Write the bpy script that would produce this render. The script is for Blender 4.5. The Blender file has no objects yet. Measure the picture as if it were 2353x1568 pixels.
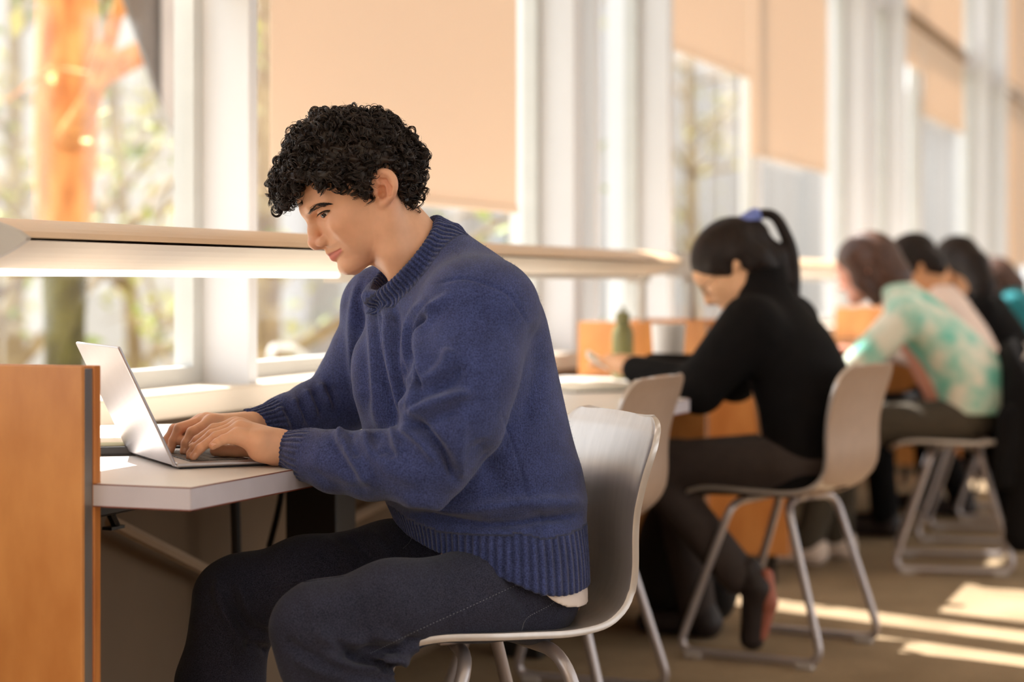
import bpy, bmesh, math, random
import numpy as np
from mathutils import Vector, Matrix, Euler

random.seed(7)
SC = bpy.context.scene
COL = SC.collection
PI = math.pi

# ------------------------------------------------------------------ camera
FPX, CX, HY = 4600.0, 1176.5, 650.0          # focal length, centre column and horizon row, in pixels of 2353x1568
CAMH = 1.02
TH = math.atan2(2900.0 - CX, FPX)            # angle of the view to the window wall (which runs along +X)
ST, CT = math.sin(TH), math.cos(TH)
PHI = TH - PI / 2
cam = bpy.data.cameras.new('camera')
cam.sensor_width = 36.0
cam.lens = 36.0 * FPX / 2353.0
cam.shift_y = -(784.0 - HY) / 2353.0
cam.clip_end = 300
cam.dof.use_dof = True
cam.dof.focus_distance = 3.33
cam.dof.aperture_fstop = 2.3
camo = bpy.data.objects.new('camera', cam)
camo.location = (0, 0, CAMH)
camo.rotation_euler = (PI / 2, 0, PHI)
COL.objects.link(camo)
SC.camera = camo

# ------------------------------------------------------------------ light and exposure
SC.view_settings.view_transform = 'Standard'
SC.view_settings.look = 'None'
SC.view_settings.gamma = 1.0
SC.view_settings.use_curve_mapping = False
SC.view_settings.exposure = 0.06
world = bpy.data.worlds.new('world')
SC.world = world
world.use_nodes = True
bg = world.node_tree.nodes['Background']
bg.inputs[0].default_value = (0.925, 0.965, 1.0, 1)
bg.inputs[1].default_value = 2.4
sun = bpy.data.lights.new('sun', 'SUN')
sun.energy = 17.0
sun.angle = math.radians(0.6)
sun.color = (1.0, 0.965, 0.925)
suno = bpy.data.objects.new('sun', sun)
suno.location = (4, 8, 8)
suno.rotation_euler = Vector((-0.27, -0.683, -1.0)).to_track_quat('-Z', 'Y').to_euler()
COL.objects.link(suno)

# ------------------------------------------------------------------ helpers
def Q(px, py, d):                                     # pixel + distance along the view -> camera-aligned frame (right, depth, up)
    return np.array([(px - CX) / FPX * d, d, CAMH + (HY - py) / FPX * d])

def W(p):                                             # camera-aligned frame -> world
    return Vector((p[0] * ST + p[1] * CT, -p[0] * CT + p[1] * ST, p[2]))

def tag(o, label=None, cat=None, group=None, kind=None):
    if label: o['label'] = label
    if cat: o['category'] = cat
    if group: o['group'] = group
    if kind: o['kind'] = kind
    return o

def link(name, me, m=None, parent=None):
    o = bpy.data.objects.new(name, me)
    COL.objects.link(o)
    if m is not None:
        for mm in (m if isinstance(m, (list, tuple)) else [m]):
            me.materials.append(mm)
    if parent is not None:
        o.parent = parent
    return o

def empty(name, loc=(0, 0, 0), rz=0.0, **kw):
    o = bpy.data.objects.new(name, None)
    COL.objects.link(o)
    o.location = loc
    o.rotation_euler = (0, 0, rz)
    o.empty_display_size = 0.1
    tag(o, **kw)
    return o

def mesh(name, v, f, smooth=False):
    me = bpy.data.meshes.new(name)
    me.from_pydata([tuple(map(float, p)) for p in v], [], [tuple(map(int, q)) for q in f])
    if smooth:
        me.polygons.foreach_set('use_smooth', [True] * len(me.polygons))
    me.update()
    return me

class MB:                                             # collects simple solids into one mesh
    def __init__(s): s.v, s.f = [], []
    def add(s, v, f):
        n = len(s.v)
        s.v += [tuple(p) for p in v]
        s.f += [tuple(i + n for i in q) for q in f]
        return s
    def box(s, x0, x1, y0, y1, z0, z1):
        return s.add([(x, y, z) for x in (x0, x1) for y in (y0, y1) for z in (z0, z1)],
                     [(0, 1, 3, 2), (4, 6, 7, 5), (0, 4, 5, 1), (2, 3, 7, 6), (0, 2, 6, 4), (1, 5, 7, 3)])
    def bbox(s, x0, x1, y0, y1, z0, z1, b):           # box with bevelled edges
        bm = bmesh.new()
        bmesh.ops.create_cube(bm, size=1.0)
        for p in bm.verts:
            p.co = ((x0 + x1) / 2 + p.co.x * (x1 - x0), (y0 + y1) / 2 + p.co.y * (y1 - y0), (z0 + z1) / 2 + p.co.z * (z1 - z0))
        bmesh.ops.bevel(bm, geom=bm.edges[:], offset=b, segments=2, profile=0.5, affect='EDGES')
        bm.verts.index_update()
        s.add([tuple(p.co) for p in bm.verts], [[p.index for p in f.verts] for f in bm.faces])
        bm.free()
        return s
    def prism(s, poly, z0, z1):
        n = len(poly)
        v = [(x, y, z0) for x, y in poly] + [(x, y, z1) for x, y in poly]
        f = [tuple(range(n))[::-1], tuple(range(n, 2 * n))] + [(i, (i + 1) % n, n + (i + 1) % n, n + i) for i in range(n)]
        return s.add(v, f)
    def tube(s, pts, r, n=10, cap=True):
        v, f = tube_geo(pts, r, n, cap)
        return s.add(v, f)
    def lathe(s, prof, n=24, c=(0, 0, 0)):
        v, f = [], []
        for r, z in prof:
            for i in range(n):
                a = 2 * PI * i / n
                v.append((c[0] + r * math.cos(a), c[1] + r * math.sin(a), c[2] + z))
        for j in range(len(prof) - 1):
            for i in range(n):
                k = (i + 1) % n
                f.append((j * n + i, j * n + k, (j + 1) * n + k, (j + 1) * n + i))
        f.append(tuple(range(n))[::-1])
        f.append(tuple(range((len(prof) - 1) * n, len(prof) * n)))
        return s.add(v, f)
    def build(s, name, m=None, parent=None, smooth=False, **kw):
        o = link(name, mesh(name, s.v, s.f, smooth), m, parent)
        tag(o, **kw)
        return o

def frames(P):
    P = np.asarray(P, float)
    T = np.gradient(P, axis=0)
    T /= np.linalg.norm(T, axis=1)[:, None] + 1e-12
    a = np.array([0, 0, 1.0]) if abs(T[0][2]) < 0.9 else np.array([1.0, 0, 0])
    N = np.zeros_like(P)
    n = np.cross(T[0], a); n /= np.linalg.norm(n)
    for i in range(len(P)):
        n = n - T[i] * np.dot(n, T[i]); n /= np.linalg.norm(n) + 1e-12
        N[i] = n
    return P, T, N, np.cross(T, N)

def tube_geo(pts, r, n=10, cap=True):
    P, T, N, B = frames(pts)
    r = np.broadcast_to(np.asarray(r, float), (len(P),))
    a = np.arange(n) * 2 * PI / n
    V = (P[:, None, :] + r[:, None, None] * (np.cos(a)[None, :, None] * N[:, None, :] + np.sin(a)[None, :, None] * B[:, None, :])).reshape(-1, 3)
    f = []
    for j in range(len(P) - 1):
        for i in range(n):
            k = (i + 1) % n
            f.append((j * n + i, j * n + k, (j + 1) * n + k, (j + 1) * n + i))
    if cap:
        f.append(tuple(range(n))[::-1])
        f.append(tuple(range((len(P) - 1) * n, len(P) * n)))
    return [tuple(p) for p in V], f

def spline(pts, n=8):                                 # Catmull-Rom through points
    P = [np.asarray(p, float) for p in pts]
    P = [2 * P[0] - P[1]] + P + [2 * P[-1] - P[-2]]
    out = []
    for i in range(1, len(P) - 2):
        for k in range(n):
            t = k / n
            a, b, c, d = P[i - 1], P[i], P[i + 1], P[i + 2]
            out.append(0.5 * ((2 * b) + (c - a) * t + (2 * a - 5 * b + 4 * c - d) * t * t + (3 * b - a - 3 * c + d) * t ** 3))
    out.append(P[-2])
    return np.array(out)

def fillet(pts, r, n=6):                              # polyline with rounded corners
    P = [np.asarray(p, float) for p in pts]
    out = [P[0]]
    for a, b, c in zip(P[:-2], P[1:-1], P[2:]):
        u, w = a - b, c - b
        lu, lw = np.linalg.norm(u), np.linalg.norm(w)
        k = min(r, lu * 0.49, lw * 0.49)
        s, e = b + u / lu * k, b + w / lw * k
        for i in range(n + 1):
            t = i / n
            out.append((1 - t) ** 2 * s + 2 * t * (1 - t) * b + t * t * e)
    out.append(P[-1])
    return np.array(out)

def copy_tree(o, parent=None):
    c = o.copy()
    COL.objects.link(c)
    if parent is not None:
        c.parent = parent
    for ch in list(o.children):
        copy_tree(ch, c)
    return c

# ------------------------------------------------------------------ materials
def lin(c):                                           # sRGB 0-255 -> linear
    return tuple(((x / 255) / 12.92 if x / 255 <= 0.04045 else ((x / 255 + 0.055) / 1.055) ** 2.4) for x in c)

def mat(name, c, rough=0.5, metal=0.0, var=0.0, vscale=8.0, stretch=(1, 1, 1), bump=0.0, bscale=200.0, bdist=0.002,
        c2=None, spec=0.5, sheen=0.0, sss=0.0, emit=0.0, coat=0.0, aniso=0.0, detail=4.0):
    m = bpy.data.materials.new(name)
    m.use_nodes = True
    nt = m.node_tree
    b = nt.nodes['Principled BSDF']
    b.inputs['Base Color'].default_value = (*c, 1)
    b.inputs['Roughness'].default_value = rough
    b.inputs['Metallic'].default_value = metal
    b.inputs['Specular IOR Level'].default_value = spec
    if sheen:
        b.inputs['Sheen Weight'].default_value = sheen
        b.inputs['Sheen Roughness'].default_value = 0.45
    if sss:
        b.inputs['Subsurface Weight'].default_value = sss
        b.inputs['Subsurface Radius'].default_value = (1.0, 0.35, 0.2)
        b.inputs['Subsurface Scale'].default_value = 0.006
    if coat:
        b.inputs['Coat Weight'].default_value = coat
        b.inputs['Coat Roughness'].default_value = 0.25
    if aniso:
        b.inputs['Anisotropic'].default_value = aniso
    if emit:
        b.inputs['Emission Color'].default_value = (*c, 1)
        b.inputs['Emission Strength'].default_value = emit
    tc = nt.nodes.new('ShaderNodeTexCoord')
    mp = nt.nodes.new('ShaderNodeMapping')
    mp.inputs['Scale'].default_value = stretch
    nt.links.new(tc.outputs['Object'], mp.inputs['Vector'])
    if var or c2:
        n = nt.nodes.new('ShaderNodeTexNoise')
        n.inputs['Scale'].default_value = vscale
        n.inputs['Detail'].default_value = detail
        nt.links.new(mp.outputs[0], n.inputs['Vector'])
        r = nt.nodes.new('ShaderNodeValToRGB')
        a = c if c2 else tuple(max(0, x * (1 - var)) for x in c)
        z = c2 if c2 else tuple(min(1, x * (1 + var)) for x in c)
        r.color_ramp.elements[0].position = 0.35
        r.color_ramp.elements[1].position = 0.65
        r.color_ramp.elements[0].color = (*a, 1)
        r.color_ramp.elements[1].color = (*z, 1)
        nt.links.new(n.outputs[0], r.inputs[0])
        nt.links.new(r.outputs[0], b.inputs['Base Color'])
    if bump:
        n2 = nt.nodes.new('ShaderNodeTexNoise')
        n2.inputs['Scale'].default_value = bscale
        n2.inputs['Detail'].default_value = 2.0
        nt.links.new(mp.outputs[0], n2.inputs['Vector'])
        bp = nt.nodes.new('ShaderNodeBump')
        bp.inputs['Strength'].default_value = bump
        bp.inputs['Distance'].default_value = bdist
        nt.links.new(n2.outputs[0], bp.inputs['Height'])
        nt.links.new(bp.outputs[0], b.inputs['Normal'])
    return m

def glass_mat(name, tint=(1, 1, 1), gloss=0.06):
    m = bpy.data.materials.new(name)
    m.use_nodes = True
    nt = m.node_tree
    for n in list(nt.nodes):
        if n.type != 'OUTPUT_MATERIAL': nt.nodes.remove(n)
    out = [n for n in nt.nodes if n.type == 'OUTPUT_MATERIAL'][0]
    t = nt.nodes.new('ShaderNodeBsdfTransparent'); t.inputs[0].default_value = (*tint, 1)
    g = nt.nodes.new('ShaderNodeBsdfGlossy'); g.inputs['Roughness'].default_value = 0.02
    mx = nt.nodes.new('ShaderNodeMixShader'); mx.inputs[0].default_value = gloss
    nt.links.new(t.outputs[0], mx.inputs[1]); nt.links.new(g.outputs[0], mx.inputs[2]); nt.links.new(mx.outputs[0], out.inputs[0])
    return m

def emit_mat(name, c, s):
    m = bpy.data.materials.new(name)
    m.use_nodes = True
    nt = m.node_tree
    b = nt.nodes['Principled BSDF']
    b.inputs['Base Color'].default_value = (*c, 1)
    b.inputs['Emission Color'].default_value = (*c, 1)
    b.inputs['Emission Strength'].default_value = s
    return m

def blind_mat():
    m = bpy.data.materials.new('blind_fabric')
    m.use_nodes = True
    nt = m.node_tree
    b = nt.nodes['Principled BSDF']
    out = [n for n in nt.nodes if n.type == 'OUTPUT_MATERIAL'][0]
    b.inputs['Base Color'].default_value = (*lin((238, 220, 200)), 1)
    b.inputs['Roughness'].default_value = 0.9
    t = nt.nodes.new('ShaderNodeBsdfTranslucent')
    t.inputs[0].default_value = (*lin((244, 222, 200)), 1)
    mx = nt.nodes.new('ShaderNodeMixShader'); mx.inputs[0].default_value = 0.24
    nt.links.new(b.outputs[0], mx.inputs[1]); nt.links.new(t.outputs[0], mx.inputs[2]); nt.links.new(mx.outputs[0], out.inputs[0])
    return m

M = {}
M['white_paint'] = mat('white_paint', lin((220, 220, 222)), 0.5, var=0.02, vscale=3)
M['cream_paint'] = mat('cream_paint', lin((216, 202, 184)), 0.45, var=0.03, vscale=2)
M['wall_low'] = mat('wall_low', lin((132, 108, 84)), 0.8, var=0.06, vscale=3)
M['wall_room'] = mat('wall_room', lin((240, 228, 212)), 0.9, var=0.03)
M['ceil'] = mat('ceil', lin((244, 236, 224)), 0.9, var=0.02)
M['frame_grey'] = mat('frame_grey', lin((196, 196, 192)), 0.4, var=0.03)
M['glass'] = glass_mat('glass')
M['blind'] = blind_mat()
M['blind_bar'] = mat('blind_bar', lin((150, 122, 92)), 0.5, var=0.05)
M['wood'] = mat('wood', lin((198, 128, 66)), 0.38, vscale=7.0, stretch=(1.6, 1.6, 0.7), c2=lin((218, 150, 84)), coat=0.15, detail=6)
M['wood_edge'] = mat('wood_edge', lin((178, 102, 44)), 0.4, vscale=4, stretch=(20, 20, 1.0), c2=lin((206, 132, 66)))
M['metal_strip'] = mat('metal_strip', lin((150, 146, 142)), 0.38, metal=0.7, var=0.05, stretch=(1, 1, 0.1), vscale=40)
M['desk_top'] = mat('desk_top', lin((228, 222, 214)), 0.33, var=0.015, vscale=4)
M['desk_edge'] = mat('desk_edge', lin((204, 196, 202)), 0.45, var=0.03, vscale=20)
M['desk_line'] = mat('desk_line', lin((122, 62, 44)), 0.5, var=0.1)
M['black_steel'] = mat('black_steel', lin((26, 22, 20)), 0.45, var=0.2)
M['lamp_tan'] = mat('lamp_tan', lin((214, 182, 146)), 0.42, var=0.03, vscale=6)
M['lamp_cream'] = mat('lamp_cream', lin((214, 198, 176)), 0.5, var=0.02)
M['lamp_cap'] = mat('lamp_cap', lin((186, 178, 168)), 0.5, var=0.03)
M['tube_light'] = emit_mat('tube_light', (1.0, 0.95, 0.88), 1.15)
M['ceil_fill'] = emit_mat('ceil_fill', (1.0, 0.945, 0.89), 2.8)

# ------------------------------------------------------------------ the room
YW, YD = 2.30, 2.16                                   # glass line and back edge of the desks
def carpet():
    m = mat('carpet', lin((150, 126, 94)), 0.95, vscale=3.0, c2=lin((178, 152, 118)), bump=0.6, bscale=260, bdist=0.004)
    nt = m.node_tree
    w = nt.nodes.new('ShaderNodeTexWave'); w.inputs['Scale'].default_value = 38; w.inputs['Distortion'].default_value = 6
    w.inputs['Detail'].default_value = 3; w.inputs['Detail Scale'].default_value = 4
    tc = [n for n in nt.nodes if n.type == 'TEX_COORD'][0]
    mp = nt.nodes.new('ShaderNodeMapping'); mp.inputs['Rotation'].default_value = (0, 0, 0.6)
    nt.links.new(tc.outputs['Object'], mp.inputs[0]); nt.links.new(mp.outputs[0], w.inputs['Vector'])
    mx = nt.nodes.new('ShaderNodeMixRGB'); mx.blend_type = 'MULTIPLY'; mx.inputs[0].default_value = 0.35
    rr = [n for n in nt.nodes if n.type == 'VALTORGB'][0]; b = nt.nodes['Principled BSDF']
    nt.links.new(rr.outputs[0], mx.inputs[1]); nt.links.new(w.outputs[0], mx.inputs[2]); nt.links.new(mx.outputs[0], b.inputs['Base Color'])
    return m
M['carpet'] = carpet()
X0, X1, YB, ZC = -3.0, 24.0, -7.0, 4.6
def struct(name, mb, m, label):
    o = mb.build(name, m)
    return tag(o, label, None, None, 'structure')
struct('floor', MB().box(X0, X1, YB, YD + 0.1, -0.1, 0.0), M['carpet'], 'brown looped carpet floor of the reading hall')
struct('ceiling', MB().box(X0, X1, YB, YD + 0.3, ZC, ZC + 0.1), M['ceil'], 'plain pale ceiling above the reading hall')
struct('wall_left', MB().box(X0, X1, YD, YD + 0.18, -0.1, 0.735), M['wall_low'], 'beige low wall below the window sill')
struct('wall_far', MB().box(X1, X1 + 0.1, YB, YD + 0.3, -0.1, ZC), M['wall_room'], 'far end wall of the hall')
struct('wall_near', MB().box(X0 - 0.1, X0, YB, YD + 0.3, -0.1, ZC), M['wall_room'], 'near end wall behind the camera')
wr = MB()                                             # unseen wall behind the camera, tall window openings added for soft fill light
wr.box(X0, X1, YB - 0.1, YB, -0.1, 0.5).box(X0, X1, YB - 0.1, YB, 3.9, ZC)
for k in range(10):
    x = X0 + 0.2 + k * 2.95
    wr.box(x - 0.25, x + 0.25, YB - 0.1, YB, 0.5, 3.9)
struct('wall_right', wr, M['wall_room'], 'unseen room side wall, tall window openings added for fill light')
struct('trim_1', MB().bbox(X0, X1, 2.13, 2.38, 0.735, 0.79, 0.006), M['cream_paint'], 'cream window sill running along the desks')
struct('trim_2', MB().box(X0, X1, 2.26, 2.38, 2.78, 2.90), M['white_paint'], 'white horizontal transom above the windows')
struct('trim_3', MB().box(X0, X1, 2.20, 2.40, 4.40, ZC), M['white_paint'], 'white head rail under the ceiling')

# fins between the windows: (x0, x1, y0, y1)
FIN = [(2.02, 2.10, 2.15, 2.38), (4.04, 4.083, 2.15, 2.275), (6.33, 6.42, 2.15, 2.38), (6.71, 6.76, 2.20, 2.34), (7.47, 7.53, 2.15, 2.40),
       (9.36, 9.41, 2.25, 2.34), (11.58, 11.70, 2.15, 2.40), (12.2, 12.25, 2.20, 2.34), (12.93, 13.0, 2.15, 2.40), (14.2, 14.25, 2.25, 2.34),
       (17.0, 17.12, 2.15, 2.40), (17.6, 17.66, 2.2, 2.34), (18.4, 18.5, 2.15, 2.40), (20.2, 20.26, 2.2, 2.34), (22.4, 22.5, 2.15, 2.40),
       (-0.1, 0.0, 2.15, 2.38), (-2.2, -2.1, 2.15, 2.38)]
for i, (a, b, c, e) in enumerate(FIN):
    o = MB().bbox(a, b, c, e, 0.785, 4.42, 0.004).build('trim_%d' % (i + 4), M['white_paint'])
    tag(o, 'white window fin standing on the cream sill', None, 'window fins', 'structure')
# window lights: frame (four bars) and pane, between the fins
xs = sorted((a, b) for a, b, c, e in FIN)
n = 0
for (a0, b0), (a1, b1) in zip(xs[:-1], xs[1:]):
    for z0, z1 in ((0.79, 2.80), (2.88, 4.42)):
        n += 1
        w = empty('window_%d' % n, ((b0 + a1) / 2, YW - 0.012, z0), label='clear window between white fins above the sill' if z0 < 1 else 'clear clerestory window above the transom', kind='structure', group='windows of the hall')
        L = (a1 - b0) / 2
        H = z1 - z0
        MB().box(-L, -L + 0.045, -0.02, 0.03, 0, H).build('jamb', M['frame_grey'], w)
        MB().box(L - 0.045, L, -0.02, 0.03, 0, H).build('jamb', M['frame_grey'], w)
        MB().box(-L + 0.045, L - 0.045, -0.02, 0.03, 0, 0.04).build('rail', M['frame_grey'], w)
        MB().box(-L + 0.045, L - 0.045, -0.02, 0.03, H - 0.05, H).build('rail', M['frame_grey'], w)
        MB().box(-L + 0.03, L - 0.03, 0.0, 0.006, 0.02, H - 0.02).build('pane', M['glass'], w)
w = None
for k in range(9):                                    # panes of the added, unseen room side windows
    x = X0 + 0.2 + k * 2.95
    w = empty('window_%d' % (n + 1 + k), (x + 1.475, YB - 0.05, 0.5), label='unseen tall window added in the room side wall for fill light', kind='structure', group='added room side windows')
    MB().box(-1.23, 1.23, -0.003, 0.003, 0, 3.4).build('pane', M['glass'], w)
    MB().box(-0.03, 0.03, -0.03, 0.03, 0, 3.4).build('mullion', M['frame_grey'], w)

# roller blinds: (x0, x1, z_bottom, z_top, label)
YBL = 2.225
BL = [(2.12, 4.0, 1.71, 2.80, 'tan roller blind over the window above the laptop, drawn partly down'),
      (4.29, 5.98, 1.258, 2.80, 'large tan roller blind behind the man in the blue sweater'),
      (7.62, 9.07, 1.98, 2.80, 'short tan roller blind, left of the pair above the woman with a ponytail'),
      (9.09, 10.85, 1.635, 2.80, 'long tan roller blind, right of the pair above the woman with a ponytail'),
      (13.05, 14.09, 2.50, 2.80, 'shortest tan roller blind far down the window wall'),
      (14.12, 16.2, 2.22, 2.80, 'far tan roller blind below the dark blind bar'),
      (13.05, 16.2, 2.86, 4.40, 'tan upper blind above the dark bar far down the wall'),
      (18.55, 22.3, 1.2, 2.80, 'farthest tan roller blind at the right edge of the view'),
      (18.55, 22.3, 2.9, 4.3, 'farthest tan upper blind near the ceiling'),
      (4.15, 6.2, 2.90, 4.40, 'tan upper blind in the clerestory above the man'),
      (0.1, 4.0, 2.90, 4.40, 'tan upper blind in the clerestory beside the camera'),
      (7.62, 11.5, 2.90, 4.40, 'tan upper blind in the clerestory above the woman'),
      (0.1, 1.95, 1.71, 2.80, 'tan roller blind beside the camera')]
for x0, x1, z0, z1, lab in BL:
    b = empty('roller_blind', ((x0 + x1) / 2, YBL, z0), label=lab, cat='blind', group='roller blinds')
    L = (x1 - x0) / 2
    MB().box(-L, L, -0.002, 0.002, 0.0, z1 - z0).build('fabric', M['blind'], b)
    MB().bbox(-L, L, -0.008, 0.008, -0.018, 0.006, 0.003).build('bottom_bar', M['blind'] if z0 < 2.8 else M['blind_bar'], b)
    MB().tube([(-L, 0.0, z1 - z0), (L, 0.0, z1 - z0)], 0.03, 12).build('roller', M['blind_bar'], b)

# glowing ceiling panels (out of view), added as fill light for the hall
for i in range(6):
    for j, y in enumerate((-1.2, -4.2)):
        x = -1.0 + i * 4.4
        c = empty('ceiling_fill_panel', (x, y, ZC - 0.06), label='long glowing panel added over the hall as fill light, out of view', cat='fill light', group='added fill panels')
        MB().box(-1.1, 1.1, -0.35, 0.35, 0.0, 0.06).build('housing', M['white_paint'], c)
        MB().box(-1.06, 1.06, -0.31, 0.31, -0.012, 0.0).build('diffuser', M['ceil_fill'], c)

# ------------------------------------------------------------------ outside
M['bark_glow'] = mat('bark_glow', lin((196, 116, 54)), 0.85, vscale=5, stretch=(3, 3, 0.8), c2=lin((246, 170, 96)), bump=0.8, bscale=30, bdist=0.03)  # orange glow of the light on the trunk put into the bark colour
M['bark_moss'] = mat('bark_moss', lin((58, 50, 28)), 0.9, vscale=5, c2=lin((110, 102, 48)), bump=0.8, bscale=30, bdist=0.03)
M['bark'] = mat('bark', lin((120, 96, 70)), 0.9, vscale=6, c2=lin((172, 150, 110)), bump=0.6, bscale=40, bdist=0.02)
M['leaf_a'] = mat('leaf_a', lin((160, 156, 70)), 0.7, vscale=2, c2=lin((214, 206, 120)))
M['leaf_b'] = mat('leaf_b', lin((104, 120, 52)), 0.7, vscale=2, c2=lin((168, 178, 92)))
M['concrete'] = mat('concrete', lin((164, 156, 152)), 0.85, vscale=2, c2=lin((184, 176, 172)))
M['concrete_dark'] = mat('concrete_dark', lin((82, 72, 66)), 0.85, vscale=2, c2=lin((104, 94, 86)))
M['pave'] = mat('pave', lin((150, 144, 136)), 0.9, vscale=1, c2=lin((168, 162, 152)))
M['lawn'] = mat('lawn', lin((96, 94, 66)), 0.95, vscale=1.5, c2=lin((128, 122, 92)))
M['bld_a'] = mat('bld_a', lin((192, 186, 182)), 0.9, vscale=0.5, c2=lin((208, 200, 196)))
M['bld_b'] = mat('bld_b', lin((150, 126, 112)), 0.9, vscale=0.5, c2=lin((168, 146, 130)))
M['bld_glass'] = mat('bld_glass', lin((164, 178, 190)), 0.2, var=0.1, vscale=0.5)
M['bld_fin'] = mat('bld_fin', lin((196, 190, 184)), 0.8, var=0.03)
M['white_pipe'] = mat('white_pipe', lin((240, 238, 232)), 0.4, var=0.02)

tag(MB().box(-30, 90, 2.6, 90, -1.35, -1.25).build('ground', M['lawn']), 'dry grass and paths outside the windows', None, None, 'structure')
tag(MB().box(-30, 90, 5.0, 7.2, -1.25, -1.2).build('path', M['pave']), 'pale paved path outside the windows', None, None, 'structure')

def leaf_cloud(rs, centers, n, spread, size):
    v, f = [], []
    for _ in range(n):
        c = centers[rs.randrange(len(centers))]
        p = np.array([rs.gauss(c[i], spread) for i in range(3)])
        a = np.array([rs.uniform(-1, 1) for _ in range(3)]); a /= np.linalg.norm(a)
        b = np.cross(a, [rs.uniform(-1, 1) for _ in range(3)]); b /= np.linalg.norm(b) + 1e-9
        s = size * rs.uniform(0.6, 1.3)
        k = len(v)
        v += [p - a * s, p + b * s * 0.45, p + a * s, p - b * s * 0.45]
        f += [(k, k + 1, k + 2, k + 3)]
    return v, f

def tree(loc, h, r, lean, seed, label, trunk_mat, leaf=None, nb=12, nleaf=400, first=0.3, moss=None, prof_r=None):
    rs = random.Random(seed)
    t = empty('tree', loc, label=label, cat='tree', group='trees outside')
    P = spline([(0, 0, 0), (lean[0] * 0.3 + rs.uniform(-.1, .1), lean[1] * 0.3, h * 0.35), (lean[0] * 0.7, lean[1] * 0.7 + rs.uniform(-.1, .1), h * 0.7), (lean[0], lean[1], h)], 8)
    R = np.linspace(r, r * 0.35, len(P)) * (1 + 0.06 * np.sin(np.arange(len(P)) * 1.7))
    R[0] *= 1.3
    if prof_r: R = r * np.interp(np.linspace(0, 1, len(P)), *prof_r)
    v, f = tube_geo(P, R, 14)
    k0 = int(len(P) * moss) if moss else 0
    o = link('trunk', mesh('trunk', v, f, True), [trunk_mat, M['bark_moss']], t)
    if moss:
        for p in o.data.polygons:
            if p.center.z < P[k0][2]: p.material_index = 1
    tips = []
    mb = MB()
    for i in range(nb):
        k = int(len(P) * rs.uniform(first, 0.97))
        a = rs.uniform(0, 2 * PI)
        L = h * rs.uniform(0.15, 0.36)
        b0 = P[k]
        b1 = b0 + np.array([math.cos(a) * L * 0.5, math.sin(a) * L * 0.5, L * rs.uniform(0.1, 0.5)])
        b2 = b1 + np.array([math.cos(a + rs.uniform(-.6, .6)) * L * 0.5, math.sin(a + rs.uniform(-.6, .6)) * L * 0.5, L * rs.uniform(-0.1, 0.5)])
        mb = MB().tube(spline([b0, b1, b2], 5), np.linspace(R[k] * 0.5, 0.012, 11), 7)
        for j in range(3):
            c1 = b1 + (b2 - b1) * rs.uniform(0, 1)
            c2 = c1 + np.array([rs.uniform(-1, 1), rs.uniform(-1, 1), rs.uniform(-.4, .8)]) * L * 0.4
            mb.tube(spline([c1, (c1 + c2) / 2 + np.array([0, 0, L * .05]), c2], 3), np.linspace(0.016, 0.005, 7), 5)
            tips.append(c2)
        tips += [b2, (b1 + b2) / 2]
        mb.build('branch', trunk_mat, t, True)
    if leaf and nleaf:
        v, f = leaf_cloud(rs, tips, nleaf, 0.28, 0.07)
        link('foliage', mesh('foliage', v, f), leaf, t)['kind'] = 'stuff'
    return t

def outside(px, Y, z=-1.25):                          # world spot seen in pixel column px at distance Y beyond the wall
    u = (px - CX) / FPX
    d = Y / (ST - u * CT)
    return (d * (CT + u * ST), Y, z)

tree(outside(165, 5.2), 6.0, 0.155, (0.05, 0.05), 3, 'large tree with orange light put into its bark colour and a mossy foot outside the left window', M['bark_glow'], M['leaf_a'], 10, 260, 0.45, 0.36, ([0, 0.2, 0.34, 0.46, 1], [0.75, 0.62, 0.62, 0.98, 0.5]))
tree(outside(-30, 7.5), 7.0, 0.10, (0.3, 0.3), 5, 'thin bare tree at the left edge outside the window', M['bark'], M['leaf_b'], 16, 500, 0.15)
tree(outside(335, 9.5), 7.0, 0.09, (-0.5, 0.2), 8, 'slender leaning tree right of the orange trunk outside', M['bark'], M['leaf_a'], 18, 700, 0.12)
tree(outside(30, 12.5), 8.0, 0.14, (0.4, 0.2), 12, 'branching tree further back outside the left window', M['bark'], M['leaf_a'], 18, 900, 0.15)
tree(outside(612, 6.2), 6.5, 0.12, (0.1, 0.2), 15, 'tree seen in the narrow glass strip beside the big blind', M['bark'], M['leaf_b'], 14, 600, 0.15)
tree(outside(1600, 8.5), 7.0, 0.14, (0.1, 0.2), 16, 'tree outside the window behind the woman with a ponytail', M['bark'], M['leaf_a'], 12, 400, 0.2)

def shrub(loc, r, seed, label):
    rs = random.Random(seed)
    s = empty('shrub', loc, label=label, cat='shrub', group='shrubs outside')
    cs = [np.array([rs.uniform(-r, r), rs.uniform(-r, r), rs.uniform(0.2, r * 1.6)]) for _ in range(9)]
    mb = MB()
    for c in cs:
        mb.tube(spline([(0, 0, 0), (c[0] * .4, c[1] * .4, c[2] * .6), c], 3), np.linspace(0.02, 0.006, 7), 5)
    mb.build('stems', M['bark'], s, True)
    v, f = leaf_cloud(rs, cs, 900, r * 0.28, 0.06)
    link('foliage', mesh('foliage', v, f), M['leaf_b'], s)['kind'] = 'stuff'
shrub(outside(262, 6.0), 0.45, 1, 'leafy shrub at the foot of the orange tree outside')
shrub(outside(-60, 9.5), 0.7, 2, 'leafy shrub at the left edge outside the window')
shrub(outside(700, 8.0), 0.6, 4, 'leafy shrub outside behind the reading lamp')

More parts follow.
